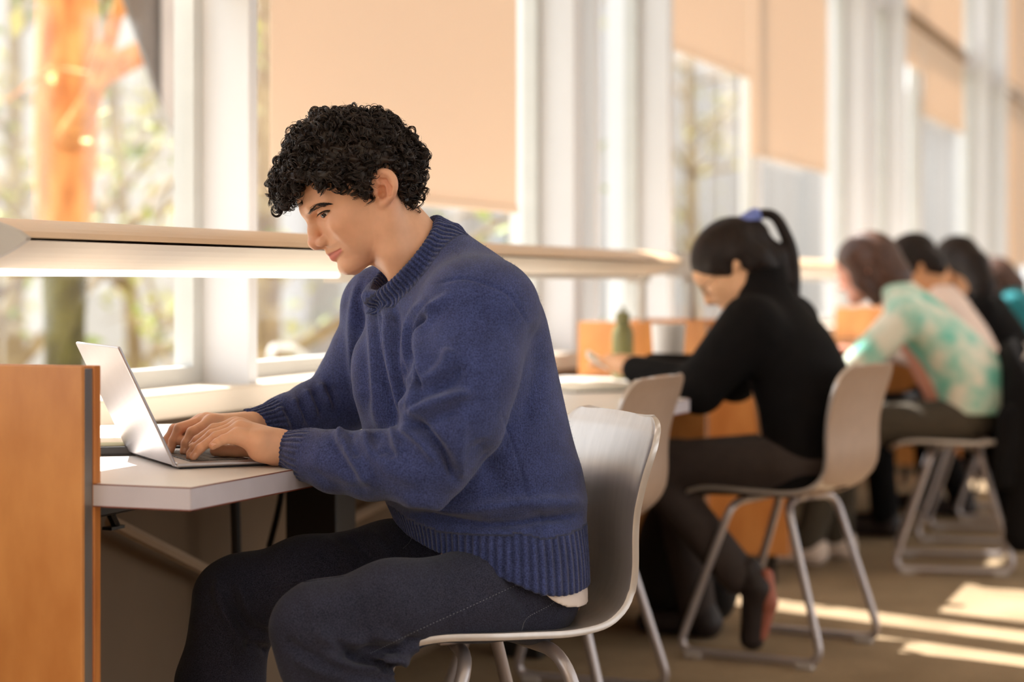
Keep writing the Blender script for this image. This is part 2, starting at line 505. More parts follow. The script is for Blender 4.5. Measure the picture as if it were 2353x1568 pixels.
def building(loc, w, d, h, m, cols, rows, label, rz=0.0):
    b = empty('building', loc, rz, label=label, cat='building')
    MB().box(-w / 2, w / 2, 0, d, 0, h).build('walls', m, b)
    MB().box(-w / 2 - .2, w / 2 + .2, -.2, d + .2, h, h + .25).build('roof', M['concrete'], b)
    cw, rh = w / cols, h / rows
    fm = MB().box(-cw * .3, cw * .3, -.05, .02, 0, rh * .6)
    gm = MB().box(-cw * .26, cw * .26, -.07, -.04, rh * .04, rh * .56)
    fme, gme = mesh('window', fm.v, fm.f), mesh('pane', gm.v, gm.f)
    fme.materials.append(M['bld_fin']); gme.materials.append(M['bld_glass'])
    for i in range(cols):
        for j in range(rows):
            o = link('window', fme, None, b); o.location = (-w / 2 + (i + .5) * cw, 0, (j + .22) * rh)
            link('pane', gme, None, o)
building(outside(160, 24), 15, 6, 9.5, M['bld_a'], 6, 3, 'pale building with rows of windows beyond the trees')
building(outside(640, 30), 16, 6, 8.0, M['bld_b'], 6, 3, 'tan building beyond the narrow strip of glass')
hb = empty('building', (34, 13, -1.25), label='long white building with upright fins behind the far windows', cat='building')
MB().box(-10, 60, 0, 6, 0, 9).build('walls', M['bld_a'], hb)
MB().box(-10.3, 60.3, -1.0, 6.2, 9, 9.3).build('roof', M['concrete'], hb)
fm = MB().box(-0.12, 0.12, -0.5, 0.0, 0, 9); fme = mesh('fin', fm.v, fm.f); fme.materials.append(M['bld_fin'])
gm = MB().box(-0.55, 0.55, -0.06, 0.0, 0.9, 8.2); gme = mesh('window', gm.v, gm.f); gme.materials.append(M['bld_glass'])
for i in range(35):
    o = link('fin', fme, None, hb); o.location = (-9.5 + i * 2.0, 0, 0)
    if i % 3 == 1:
        o = link('window', gme, None, hb); o.location = (-8.5 + i * 2.0, 0, 0)

# slanted concrete strut of the building, outside the left window
st = empty('concrete_strut', (0, 0, 0), label='slanted concrete strut crossing the left window from the top', cat='strut')
p0, p1 = Vector(outside(262, 4.0, 0)), Vector(outside(455, 4.0, 0))
def atY(px, py, Y):
    u = (px - CX) / FPX
    d = Y / (ST - u * CT)
    return (d * (CT + u * ST), Y, CAMH + (HY - py) / FPX * d)
def slab(poly, Y, t, name, m):
    v = [atY(px, py, Y) for px, py in poly]
    v2 = [(p[0] + 1.6 * t, p[1] + 0.95 * t, p[2]) for p in v]
    n_ = len(v)
    MB().add(v + v2, [tuple(range(n_)), tuple(range(n_, 2 * n_))[::-1]] + [(i, n_ + i, n_ + (i + 1) % n_, (i + 1) % n_) for i in range(n_)]).build(name, m, st)
slab([(371, -60), (446, -60), (446, 380), (427, 345), (371, 236)], 3.6, 0.25, 'beam', M['concrete'])
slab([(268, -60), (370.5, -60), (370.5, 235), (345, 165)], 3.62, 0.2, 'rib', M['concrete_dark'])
# low white bench-like pipe rail outside
pr = empty('bicycle_rack', atY(640, 870, 4.2), label='bent white pipe rack outside beside the window fin', cat='bike rack')
def loc_to(o, p): return np.array(p) - np.array(o.location)
MB().tube(fillet([loc_to(pr, atY(622, 880, 4.2)), loc_to(pr, atY(622, 795, 4.2)), loc_to(pr, atY(680, 800, 4.2)), loc_to(pr, atY(760, 880, 4.2))], 0.06), 0.014, 8).build('pipe', M['white_pipe'], pr, True)
MB().box(-0.09, 0.06, -0.05, 0.05, -0.05, 0.05).build('foot', M['white_pipe'], pr)

# ------------------------------------------------------------------ benches along the windows
ZD = 0.72
def edge_ring(poly, segs, z0, z1, e):                 # thin band on chosen sides of a polygon
    mb = MB()
    for i in segs:
        a, b = np.array(poly[i]), np.array(poly[(i + 1) % len(poly)])
        t = (b - a) / np.linalg.norm(b - a)
        nrm = np.array([t[1], -t[0]])
        q = [a, b, b + nrm * e, a + nrm * e]
        mb.prism([tuple(p) for p in q], z0, z1)
    return mb

def desk(x0, x1, poly, segs, label):
    d = empty('desk', (0, 0, 0), label=label, cat='desk', group='window desks')
    MB().prism(poly, ZD - 0.034, ZD).build('tabletop', M['desk_top'], d)
    edge_ring(poly, segs, ZD - 0.0325, ZD - 0.0015, 0.0012).build('edge_band', M['desk_edge'], d)
    edge_ring(poly, segs, ZD - 0.0015, ZD + 0.0002, 0.0014).build('seam', M['desk_line'], d)
    edge_ring(poly, segs, ZD - 0.0345, ZD - 0.0325, 0.0014).build('seam', M['desk_line'], d)
    for x in (x0 + 1.30, x1 - 0.9):
        MB().bbox(x - 0.05, x + 0.05, 1.83, 1.95, 0, ZD - 0.034, 0.004).build('leg', M['black_steel'], d)
    MB().bbox(x0 + 0.1, x1 - 0.1, 1.85, 1.91, ZD - 0.10, ZD - 0.034, 0.004).build('rail', M['black_steel'], d)
    return d
dk = desk(2.577, 6.04, [(2.577, 1.468), (5.0, 1.385), (5.25, 1.62), (6.04, 1.62), (6.04, 2.128), (2.602, 2.128), (2.602, 1.632), (2.577, 1.632)],
          [0, 1, 2, 7], 'white laminate desk where the man in blue types on a laptop')
M['brace'] = mat('brace', lin((178, 150, 122)), 0.6, var=0.05)
for p, q in (((255, 1200), (520, 1335)), ((760, 1216), (900, 1146))):
    MB().tube([atY(*p, 2.10), atY(*q, 2.10)], 0.014, 8).build('brace', M['brace'], dk)
MB().tube([atY(540, 1140, 2.05), atY(544, 1290, 2.05), (atY(544, 1290, 2.05)[0], 2.05, 0.0)], 0.011, 8).build('cable', M['black_steel'], dk)
MB().tube(spline([atY(650, 1120, 2.0), atY(636, 1190, 2.0), atY(618, 1260, 2.0)], 6), 0.007, 7).build('cord', M['black_steel'], dk)
hk = MB().tube([atY(252, 1178, 1.95), atY(268, 1212, 1.95)], 0.008, 7)
hk.box(atY(246, 1212, 1.95)[0], atY(276, 1212, 1.95)[0], 1.94, 1.96, atY(262, 1216, 1.95)[2], atY(262, 1209, 1.95)[2])
hk.build('hook', M['black_steel'], dk)
for k, (a, lab) in enumerate(((6.68, 'white laminate desk of the second bench beyond the woman in black'), (10.76, 'white laminate desk of the farthest bench'))):
    desk(a, a + 3.4, [(a, 1.45), (a + 3.4, 1.45), (a + 3.4, 2.128), (a, 2.128)], [0, 3], lab)

def divider(x, yend, label, y1=2.12, zb=0.1):
    d = empty('desk_divider', (x, yend, 0), label=label, cat='divider', group='wooden desk dividers')
    L = y1 - yend
    MB().bbox(0, 0.009, 0.002, L, zb, 0.896, 0.0015).build('wood_panel', M['wood'], d)
    MB().box(0.009, 0.031, 0.003, L, zb, 0.892).build('metal_core', M['metal_strip'], d)
    MB().bbox(0.031, 0.049, 0.0, L, zb, 0.896, 0.0015).build('wood_panel', M['wood_edge'], d)
    for y in (0.05, L - 0.08):
        MB().box(0.012, 0.03, y, y + 0.03, 0, zb).build('foot', M['black_steel'], d)
    return d
divider(2.545, 1.63, 'orange wood divider panel at the left edge in front of the laptop')
divider(6.045, 1.62, 'wood divider behind the green bottle and white cup', 2.04)
divider(6.62, 1.486, 'bright orange wood divider behind the woman in black', 2.04)
divider(10.13, 1.62, 'wood divider at the far end of the second bench', 2.04)
divider(10.70, 1.49, 'wood divider at the start of the farthest bench', 2.04)

# long desk lamps
M['white_plastic0'] = mat('tube_off', lin((236, 230, 220)), 0.4, var=0.02)
def desk_lamp(x0, x1, label, lit=False):
    l = empty('desk_lamp', (x0, 1.83, 0.9), label=label, cat='lamp', group='long desk lamps')
    L = x1 - x0
    sec = lambda f: [(-0.15 * math.cos(t), f * math.sin(t)) for t in np.linspace(0, PI, 15)]
    def sweep(sec2, a, b, name, m, close=True):
        n = len(sec2)
        v = [(x, y, z) for x in (a, b) for y, z in sec2]
        f = [(i, i + 1, n + i + 1, n + i) for i in range(n - 1)] + [(n - 1, 0, n, 2 * n - 1)]
        f += [tuple(range(n))[::-1], tuple(range(n, 2 * n))]
        return link(name, mesh(name, v, f), m, l)
    zt = 0.186
    up = [(y, zt + 0.034 * (1 - (y / 0.15) ** 2) ** 0.8 if abs(y) < 0.15 else zt) for y in np.linspace(-0.15, 0.15, 19)]
    lo = [(y, zt - 0.003 - 0.042 * (1 - (abs(y) / 0.15) ** 2.2)) for y in np.linspace(-0.148, 0.148, 19)]
    for nm, s2, mm in (('housing', up, M['lamp_tan']), ('reflector', lo, M['lamp_cream'])):
        o = sweep(s2, 0.012, L - 0.012, nm, mm)
    cap = [(y * 1.02, zt + (z - zt) * 1.06) for y, z in up] + [(y * 1.02, zt + (z - zt) * 1.05) for y, z in lo[::-1]]
    sweep(cap, 0.0, 0.012, 'end_cap', M['lamp_cap'])
    sweep(cap, L - 0.012, L, 'end_cap', M['lamp_cap'])
    for a, b, mm in ((0.10, 1.30, M['tube_light'] if lit else M['white_plastic0']), (1.40, L - 0.10, M['white_plastic0'])):
        MB().tube([(a, -0.03, zt - 0.050), (b, -0.03, zt - 0.050)], 0.0060, 12).build('tube', mm, l, True)
    for x in (0.06, 1.35, L - 0.06):
        MB().box(x - 0.012, x + 0.012, -0.05, 0.02, zt - 0.066, zt - 0.04).build('tube_holder', M['lamp_cap'], l)
    for x in (0.10, L + 0.04):
        MB().tube(fillet([(x, 0, -0.004), (x, 0, 0.12), (min(x, L - 0.05), 0, 0.15)], 0.03), 0.012, 10).build('post', M['lamp_cap'], l, True)
    return l
desk_lamp(2.47, 6.02, 'long tan desk lamp behind the head of the man in blue', True)
desk_lamp(6.55, 10.1, 'long tan desk lamp of the second bench, behind the woman in black')
desk_lamp(10.63, 14.2, 'long tan desk lamp of the farthest bench')

# ------------------------------------------------------------------ chairs
def shell_mat():
    m = mat('chair_shell', lin((206, 198, 192)), 0.30, metal=0.6, var=0.04, vscale=60, stretch=(1, 1, 0.03), aniso=0.4, bump=0.05, bscale=120, bdist=0.0006)
    return m
M['shell'] = shell_mat()
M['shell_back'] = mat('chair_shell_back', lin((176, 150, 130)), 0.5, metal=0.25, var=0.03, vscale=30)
M['chair_tube'] = mat('chair_tube', lin((184, 176, 176)), 0.35, metal=0.6, var=0.03)
M['glide'] = mat('glide', lin((190, 182, 176)), 0.6, var=0.05)
prof = spline([(0.225, 0.424), (0.205, 0.444), (0.14, 0.456), (0.0, 0.449), (-0.10, 0.445), (-0.165, 0.456), (-0.205, 0.49), (-0.222, 0.545),
               (-0.224, 0.62), (-0.232, 0.70), (-0.246, 0.76), (-0.254, 0.782), (-0.261, 0.799)], 6)
def resample(P):
    s_ = np.concatenate([[0], np.cumsum(np.linalg.norm(np.diff(P, axis=0), axis=1))]); s_ /= s_[-1]
    t = np.concatenate([0.05 * (1 - np.sin(np.linspace(PI / 2 * 0.96, 0, 8)[:-1])), np.linspace(0.05, 0.925, 52)[:-1], 0.925 + 0.075 * np.sin(np.linspace(0, PI / 2 * 0.96, 14))])
    return np.stack([np.interp(t, s_, P[:, i]) for i in range(2)], 1)
prof = resample(spline([tuple(p) for p in prof], 2))
def chair_shell_mesh():
    n, mm = len(prof), 21
    s = np.concatenate([[0], np.cumsum(np.linalg.norm(np.diff(prof, axis=0), axis=1))]); s /= s[-1]
    def halfw(t):
        w = np.interp(t, [0, 0.05, 0.25, 0.5, 0.62, 0.78, 0.9, 1.0], [0.175, 0.196, 0.208, 0.205, 0.197, 0.197, 0.205, 0.205])
        if t > 0.925: w -= 0.062 * (1 - math.sqrt(max(0.0, 1 - ((t - 0.925) / 0.075) ** 2)))
        if t < 0.05: w -= 0.035 * (1 - math.sqrt(max(0.0, 1 - ((0.05 - t) / 0.05) ** 2)))
        return w
    T = np.gradient(prof, axis=0); T /= np.linalg.norm(T, axis=1)[:, None]
    v = []
    for i in range(n):
        nz = np.array([T[i][1], -T[i][0]])            # normal to the profile, towards the sitter
        nz = -nz if nz[1] < 0 and s[i] < 0.4 else nz
        if s[i] >= 0.4: nz = np.array([abs(nz[0]), min(nz[1], 0.0) if s[i] > 0.62 else nz[1]])
        w = halfw(s[i])
        dish = np.interp(s[i], [0, 0.15, 0.4, 0.55, 0.8, 1.0], [0.0, 0.008, 0.014, 0.020, 0.020, 0.006])
        for j in range(mm):
            q = -1 + 2 * j / (mm - 1)
            k = dish * abs(q) ** 2.2
            v.append((prof[i][0] + nz[0] * k, q * w, prof[i][1] + nz[1] * k))
    f = [(i * mm + j, i * mm + j + 1, (i + 1) * mm + j + 1, (i + 1) * mm + j) for i in range(n - 1) for j in range(mm - 1)]
    o = link('tmp_shell', mesh('shell', v, f, True))
    md = o.modifiers.new('s', 'SOLIDIFY'); md.thickness = 0.011; md.offset = 0; md.material_offset = 0
    md2 = o.modifiers.new('b', 'BEVEL'); md2.width = 0.004; md2.segments = 2; md2.limit_method = 'ANGLE'
    dg = bpy.context.evaluated_depsgraph_get()
    me = bpy.data.meshes.new_from_object(o.evaluated_get(dg))
    bpy.data.objects.remove(o)
    me.name = 'shell'
    me.materials.clear()
    return me
SHELL = chair_shell_mesh()
SHELL.materials.append(M['shell'])
SHELL.materials.append(M['shell_back'])
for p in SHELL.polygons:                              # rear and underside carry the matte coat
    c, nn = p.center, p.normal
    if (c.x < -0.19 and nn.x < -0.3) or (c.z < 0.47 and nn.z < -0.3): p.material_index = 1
def chair(loc, rz, label):
    c = empty('shell_chair', loc, rz, label=label, cat='chair', group='metal shell chairs')
    link('shell', SHELL, None, c)
    for s in (-1, 1):
        y0, y1, y2 = 0.03 * s, 0.175 * s, 0.225 * s
        P = fillet([(0.055, y0, 0.428), (0.075, y1, 0.424), (0.215, y2, 0.017), (-0.205, y2, 0.017), (-0.085, y1, 0.424), (-0.055, y0, 0.428)], 0.055, 7)
        MB().tube(P, 0.0115, 12).build('sled_frame', M['chair_tube'], c, True)
        for x in (0.165, -0.155):
            MB().bbox(x - 0.025, x + 0.025, y2 - 0.014, y2 + 0.014, 0.0, 0.02, 0.004).build('glide', M['glide'], c)
        MB().bbox(-0.10, 0.10, 0.085 * s - 0.02, 0.085 * s + 0.02, 0.434, 0.443, 0.003).build('mount_plate', M['chair_tube'], c)
    MB().tube([(0.055, -0.03, 0.428), (0.055, 0.03, 0.428)], 0.0115, 10).build('crossbar', M['chair_tube'], c, True)
    MB().tube([(-0.055, -0.03, 0.428), (-0.055, 0.03, 0.428)], 0.0115, 10).build('crossbar', M['chair_tube'], c, True)
    return c
def place_chair(x, d, fx, fd, label):                 # camera-frame seat centre and facing
    p = W((x, d, 0))
    return chair(p, math.atan2(fd, fx) + PHI, label)
place_chair(-0.058, 3.36, -0.94, -0.34, 'brushed silver shell chair the man in blue sits on')
place_chair(0.75, 5.55, -0.866, 0.5, 'shell chair of the woman in black with a ponytail')
place_chair(0.115, 4.83, -0.92, 0.39, 'empty shell chair pushed in between the man and the woman in black')
place_chair(1.59, 7.2, -0.98, 0.2, 'shell chair under the person in the mint tie-dye shirt')
place_chair(1.85, 8.0, -0.94, 0.3, 'shell chair under the person in the white shirt')
place_chair(2.18, 8.72, -0.92, 0.35, 'shell chair under the farthest person in black')

# ------------------------------------------------------------------ things on the desks
M['alu'] = mat('aluminium', lin((180, 176, 178)), 0.36, metal=0.85, var=0.015, vscale=30)
M['alu_dark'] = mat('laptop_deck', lin((150, 140, 132)), 0.4, metal=0.7, var=0.02)
M['key'] = mat('key_black', lin((66, 56, 50)), 0.45, var=0.08)
M['screen'] = mat('screen_black', lin((14, 14, 16)), 0.15, var=0.1)
M['rubber'] = mat('rubber', lin((30, 26, 30)), 0.7, var=0.1)
hin = np.array([-0.542, 3.209]); hd = np.array([-0.42, 0.907]); dd = np.array([0.907, 0.42])
LW, LD = 0.300, 0.212
p = W((hin[0], hin[1], ZD))
lap = empty('laptop', p, math.atan2(dd[1], dd[0]) + PHI, label='open silver laptop on the white desk, lid towards the window', cat='laptop')
# local: x towards the typist, y along the hinge (away from the camera), z up
MB().bbox(0.004, LD, 0.0, LW, 0.003, 0.0105, 0.003).build('base', M['alu'], lap)
MB().box(0.012, LD - 0.004, 0.004, LW - 0.004, 0.0, 0.004).build('underside', M['rubber'], lap)
MB().box(0.03, 0.128, 0.014, LW - 0.014, 0.0105, 0.0107).build('keyboard_well', M['alu_dark'], lap)
km = MB().bbox(-0.0078, 0.0078, -0.0078, 0.0078, 0, 0.0013, 0.0005)
kme = mesh('key', km.v, km.f); kme.materials.append(M['key'])
for r in range(6):
    for c in range(14):
        if r == 5 and 4 <= c <= 8: continue
        o = link('key', kme, None, lap)
        o.location = (0.039 + r * 0.0165, 0.0265 + c * 0.019, 0.0107)
MB().bbox(0.039 + 5 * 0.0165 - 0.0078, 0.039 + 5 * 0.0165 + 0.0078, 0.0265 + 3.6 * 0.019, 0.0265 + 8.4 * 0.019, 0.0107, 0.0121, 0.0006).build('space_bar', M['key'], lap)
MB().box(0.136, 0.205, LW / 2 - 0.06, LW / 2 + 0.06, 0.0105, 0.0108).build('trackpad', M['alu_dark'], lap)
lid = MB().bbox(-0.0028, 0.0028, 0.0, LW, 0.0, 0.212, 0.0022).build('lid', M['alu'], lap)
lid.location = (0.002, 0, 0.007); lid.rotation_euler = (0, -math.radians(25.5), 0)
MB().box(0.0029, 0.0033, 0.004, LW - 0.004, 0.006, 0.208).build('screen', M['screen'], lid)
MB().tube([(0.004, 0.03, 0.0075), (0.004, LW - 0.03, 0.0075)], 0.004, 10).build('hinge', M['rubber'], lap, True)
M['paper'] = mat('paper', lin((238, 232, 216)), 0.8, var=0.03, vscale=40)
M['paper_green'] = mat('paper_green', lin((206, 214, 186)), 0.8, var=0.04)
M['cover_black'] = mat('cover_black', lin((30, 28, 28)), 0.5, var=0.1)
M['white_plastic'] = mat('white_plastic', lin((240, 238, 234)), 0.45, var=0.02)
def onD(px, py, z=ZD):                                # camera-frame point on a horizontal plane
    d = (CAMH - z) * FPX / (py - HY)
    return Q(px, py, d)
# notebooks behind the laptop lid
q = onD(300, 1035)
def flat(name, mb, loc, rz, mm, label, cat, group=None):
    o = mb.build(name, mm); o.location = W(loc); o.rotation_euler = (0, 0, rz + PHI)
    return tag(o, label, cat, group)
e = empty('notebook', W((q[0], q[1], ZD)), 0.2 + PHI, label='black notebook lying on the desk behind the laptop', cat='notebook')
MB().bbox(-0.10, 0.14, -0.12, 0.20, 0.0, 0.003, 0.001).build('cover', M['cover_black'], e)
MB().box(-0.096, 0.138, -0.117, 0.197, 0.003, 0.013).build('pages', M['cover_black'], e)
MB().bbox(-0.10, 0.14, -0.12, 0.20, 0.013, 0.016, 0.001).build('cover', M['cover_black'], e)
e = empty('paper_pad', W((q[0] + 0.01, q[1] + 0.02, ZD + 0.0165)), 0.26 + PHI, label='pale green and white paper pad on top of the black notebook', cat='paper pad')
MB().box(-0.10, 0.13, -0.12, 0.19, 0.0, 0.006).build('sheets', M['paper_green'], e)
MB().box(-0.098, 0.128, -0.118, 0.188, 0.006, 0.014).build('sheets', M['paper'], e)
# woman's desk: bottle, cup, book
M['bottle'] = mat('bottle_green', lin((112, 108, 62)), 0.4, var=0.06)
def at_desk(px, d, z=ZD):
    return ((px - CX) / FPX * d, d, z)
e = empty('water_bottle', W(at_desk(1431, 6.2)), label='olive green water bottle standing against the wood divider', cat='bottle')
MB().lathe([(0.030, 0), (0.034, 0.006), (0.034, 0.135), (0.031, 0.155), (0.021, 0.172), (0.020, 0.180)], 24).build('body', M['bottle'], e, True)
MB().lathe([(0.023, 0.180), (0.023, 0.200), (0.019, 0.208), (0.010, 0.211)], 20).build('cap', M['bottle'], e, True)
MB().tube(fillet([(-0.016, 0, 0.206), (-0.012, 0, 0.226), (0.012, 0, 0.226), (0.016, 0, 0.206)], 0.008), 0.003, 8).build('loop', M['bottle'], e, True)
e = empty('cup', W(at_desk(1536, 5.9)), label='white cup on the desk beside the olive bottle', cat='cup')
MB().lathe([(0.036, 0), (0.040, 0.004), (0.050, 0.170), (0.051, 0.174), (0.047, 0.174), (0.038, 0.010), (0.0, 0.008)], 28).build('body', M['white_plastic'], e, True)
MB().lathe([(0.051, 0.172), (0.052, 0.178), (0.049, 0.180), (0.048, 0.174)], 28).build('rim', M['white_plastic'], e, True)
q = onD(1390, 895)
e = empty('open_book', W((q[0], q[1], ZD)), 0.5 + PHI, label='open book lying on the desk in front of the woman in black', cat='book')
MB().box(-0.17, 0.17, -0.12, 0.12, 0.0, 0.004).build('cover', M['cover_black'], e)
for s in (-1, 1):
    mb = MB()
    v, f = [], []
    for i in range(9):
        t = i / 8
        h = 0.004 + 0.018 * math.sin(PI * min(1, 0.15 + 0.85 * (1 - t)) * 0.75) * (1 - 0.35 * t)
        v += [(s * t * 0.165, -0.115, h), (s * t * 0.165, 0.115, h), (s * t * 0.165, -0.115, 0.004), (s * t * 0.165, 0.115, 0.004)]
    for i in range(8):
        k = 4 * i
        f += [(k, k + 1, k + 5, k + 4), (k + 2, k + 6, k + 7, k + 3), (k, k + 4, k + 6, k + 2), (k + 1, k + 3, k + 7, k + 5)]
    f += [(0, 2, 3, 1), (32, 33, 35, 34)]
    mb.add(v, f).build('page_block', M['paper'], e)

# ------------------------------------------------------------------ implicit modelling: fields of distances turned into smooth meshes
class Field:
    def __init__(s, lo, hi, h):
        s.lo = np.asarray(lo, np.float32); s.h = h
        s.n = np.ceil((np.asarray(hi) - s.lo) / h).astype(int) + 1
        s.ax = [s.lo[i] + h * np.arange(s.n[i], dtype=np.float32) for i in range(3)]
        s.F = np.full(s.n, 1.0, np.float32)
    def box(s, lo, hi):
        i0 = np.clip(np.floor((np.asarray(lo) - s.lo) / s.h).astype(int), 0, s.n)
        i1 = np.clip(np.ceil((np.asarray(hi) - s.lo) / s.h).astype(int) + 1, 0, s.n)
        sl = tuple(slice(a, b) for a, b in zip(i0, i1))
        if any(b <= a for a, b in zip(i0, i1)): return None, None
        X, Y, Z = s.ax[0][sl[0]][:, None, None], s.ax[1][sl[1]][None, :, None], s.ax[2][sl[2]][None, None, :]
        return sl, (X, Y, Z)
    def put(s, lo, hi, fn, k=0.01, mode='u'):
        pad = max(k * 2.0, 3 * s.h)
        sl, P = s.box(np.asarray(lo) - pad, np.asarray(hi) + pad)
        if sl is None: return s
        a = s.F[sl]; b = fn(*P).astype(np.float32)
        if mode == 'u':
            h = np.maximum(k - np.abs(a - b), 0) / k
            s.F[sl] = np.minimum(a, b) - h * h * k * 0.25
        elif mode == 's':
            b = -b
            h = np.maximum(k - np.abs(a - b), 0) / k
            s.F[sl] = np.maximum(a, b) + h * h * k * 0.25
        return s
    def cone(s, a, b, ra, rb, k=0.01, mode='u'):
        a, b = np.asarray(a, float), np.asarray(b, float)
        d = b - a; L2 = float(d @ d) + 1e-12
        lo = np.minimum(a - ra, b - rb); hi = np.maximum(a + ra, b + rb)
        def fn(X, Y, Z):
            t = np.clip(((X - a[0]) * d[0] + (Y - a[1]) * d[1] + (Z - a[2]) * d[2]) / L2, 0, 1)
            return np.sqrt((X - a[0] - t * d[0]) ** 2 + (Y - a[1] - t * d[1]) ** 2 + (Z - a[2] - t * d[2]) ** 2) - (ra + t * (rb - ra))
        return s.put(lo, hi, fn, k, mode)
    def chain(s, pts, rs, k=0.01, mode='u'):
        for i in range(len(pts) - 1):
            s.cone(pts[i], pts[i + 1], rs[i], rs[i + 1], k, mode)
        return s
    def ell(s, c, r, R=None, k=0.01, mode='u'):       # rows of R are the axes
        c = np.asarray(c, float); R = np.eye(3) if R is None else np.asarray(R, float)
        ext = np.sqrt(((np.asarray(r)[:, None] * R) ** 2).sum(0))
        def fn(X, Y, Z):
            x, y, z = X - c[0], Y - c[1], Z - c[2]
            q = [(R[i][0] * x + R[i][1] * y + R[i][2] * z) / r[i] for i in range(3)]
            k0 = np.sqrt(q[0] ** 2 + q[1] ** 2 + q[2] ** 2) + 1e-6
            k1 = np.sqrt((q[0] / r[0]) ** 2 + (q[1] / r[1]) ** 2 + (q[2] / r[2]) ** 2) + 1e-6
            return k0 * (k0 - 1) / k1
        return s.put(c - ext, c + ext, fn, k, mode)
    def loft(s, zs, cx, cy, A, B, ang, k=0.02, mode='u', n=2.0):   # stacked ellipses: A along the lateral axis, B front to back
        o = np.argsort(zs)
        zs, cx, cy, A, B, ang = [np.asarray(v, float)[o] for v in (zs, cx, cy, A, B, ang)]
        fine = np.linspace(zs[0], zs[-1], 80)
        def sm(v):
            g = np.interp(fine, zs, v)
            for _ in range(3): g = np.convolve(np.pad(g, 2, 'edge'), np.ones(5) / 5, 'valid')
            return g
        cx, cy, A, B, ang = map(sm, (cx, cy, A, B, ang))
        m = max(A.max(), B.max())
        lo = (cx.min() - m, cy.min() - m, zs[0]); hi = (cx.max() + m, cy.max() + m, zs[-1])
        def fn(X, Y, Z):
            f = lambda v: np.interp(Z, fine, v)
            ca, sa = np.cos(f(ang)), np.sin(f(ang))
            dx, dy = X - f(cx), Y - f(cy)
            a, b = f(A), f(B)
            p = np.abs(-sa * dx + ca * dy) / a; q = np.abs(ca * dx + sa * dy) / b
            r = (p ** n + q ** n) ** (1 / n)
            side = (r - 1) * np.minimum(a, b)
            return np.maximum(side, np.maximum(zs[0] - Z, Z - zs[-1]))
        return s.put(lo, hi, fn, k, mode)
    def mesh(s):
        F = s.F; n = s.n; h = s.h
        S = F < 0
        c = np.zeros(n - 1, np.int8)
        for dx in (0, 1):
            for dy in (0, 1):
                for dz in (0, 1):
                    c += S[dx:n[0] - 1 + dx, dy:n[1] - 1 + dy, dz:n[2] - 1 + dz]
        act = (c > 0) & (c < 8)
        ii = np.argwhere(act)
        idx = np.full(n - 1, -1, np.int64)
        idx[act] = np.arange(len(ii))
        acc = np.zeros((len(ii), 3)); cnt = np.zeros(len(ii))
        off = [(0, 0, 0), (1, 0, 0), (0, 1, 0), (1, 1, 0), (0, 0, 1), (1, 0, 1), (0, 1, 1), (1, 1, 1)]
        ed = [(0, 1), (2, 3), (4, 5), (6, 7), (0, 2), (1, 3), (4, 6), (5, 7), (0, 4), (1, 5), (2, 6), (3, 7)]
        val = [F[ii[:, 0] + o[0], ii[:, 1] + o[1], ii[:, 2] + o[2]] for o in off]
        for a, b in ed:
            va, vb = val[a], val[b]
            m = (va < 0) != (vb < 0)
            t = np.where(m, va / (va - vb + 1e-20), 0)
            pa, pb = np.array(off[a], float), np.array(off[b], float)
            acc += np.where(m[:, None], pa + t[:, None] * (pb - pa), 0); cnt += m
        V = s.lo + h * (ii + acc / np.maximum(cnt, 1)[:, None])
        faces = []
        for axis in range(3):
            o1, o2 = (axis + 1) % 3, (axis + 2) % 3
            a = [slice(0, n[i] - 1) for i in range(3)]
            for o in (o1, o2): a[o] = slice(1, n[o] - 1)
            b = list(a); b[axis] = slice(1, n[axis])
            A, B = S[tuple(a)], S[tuple(b)]
            ch = np.argwhere(A != B)
            if not len(ch): continue
            base = ch.copy(); base[:, o1] += 1; base[:, o2] += 1
            flip = A[ch[:, 0], ch[:, 1], ch[:, 2]]
            def g(d1, d2):
                q = base.copy(); q[:, o1] -= d1; q[:, o2] -= d2
                return idx[q[:, 0], q[:, 1], q[:, 2]]
            qd = np.stack([g(1, 1), g(0, 1), g(0, 0), g(1, 0)], 1)
            qd[~flip] = qd[~flip][:, ::-1]
            faces.append(qd)
        faces = np.concatenate(faces)
        faces = faces[(faces >= 0).all(1)]
        return V, faces

def np_mesh(name, V, Fq, smooth=True):
    me = bpy.data.meshes.new(name)
    me.vertices.add(len(V)); me.vertices.foreach_set('co', np.asarray(V, np.float32).ravel())
    me.loops.add(Fq.size); me.loops.foreach_set('vertex_index', Fq.astype(np.int32).ravel())
    k = Fq.shape[1]
    me.polygons.add(len(Fq)); me.polygons.foreach_set('loop_start', np.arange(0, Fq.size, k, dtype=np.int32))
    me.polygons.foreach_set('loop_total', np.full(len(Fq), k, np.int32))
    if smooth: me.polygons.foreach_set('use_smooth', np.ones(len(Fq), bool))
    me.update(); me.validate()
    return me

def normals(V, Fq):
    n = np.cross(V[Fq[:, 2]] - V[Fq[:, 0]], V[Fq[:, 3]] - V[Fq[:, 1]])
    N = np.zeros_like(V)
    for j in range(4): 
        for c in range(3): N[:, c] += np.bincount(Fq[:, j], n[:, c], len(V))
    return N / (np.linalg.norm(N, axis=1)[:, None] + 1e-12)

def relax(V, Fq, it=2, lam=0.5):
    e = np.concatenate([Fq[:, [0, 1]], Fq[:, [1, 2]], Fq[:, [2, 3]], Fq[:, [3, 0]]])
    e = np.concatenate([e, e[:, ::-1]])
    deg = np.bincount(e[:, 0], minlength=len(V))[:, None]
    for i in range(it):
        for l in (lam, -lam * 1.02):
            S = np.stack([np.bincount(e[:, 0], V[e[:, 1], c], len(V)) for c in range(3)], 1)
            V = V + l * (S / np.maximum(deg, 1) - V)
    return V

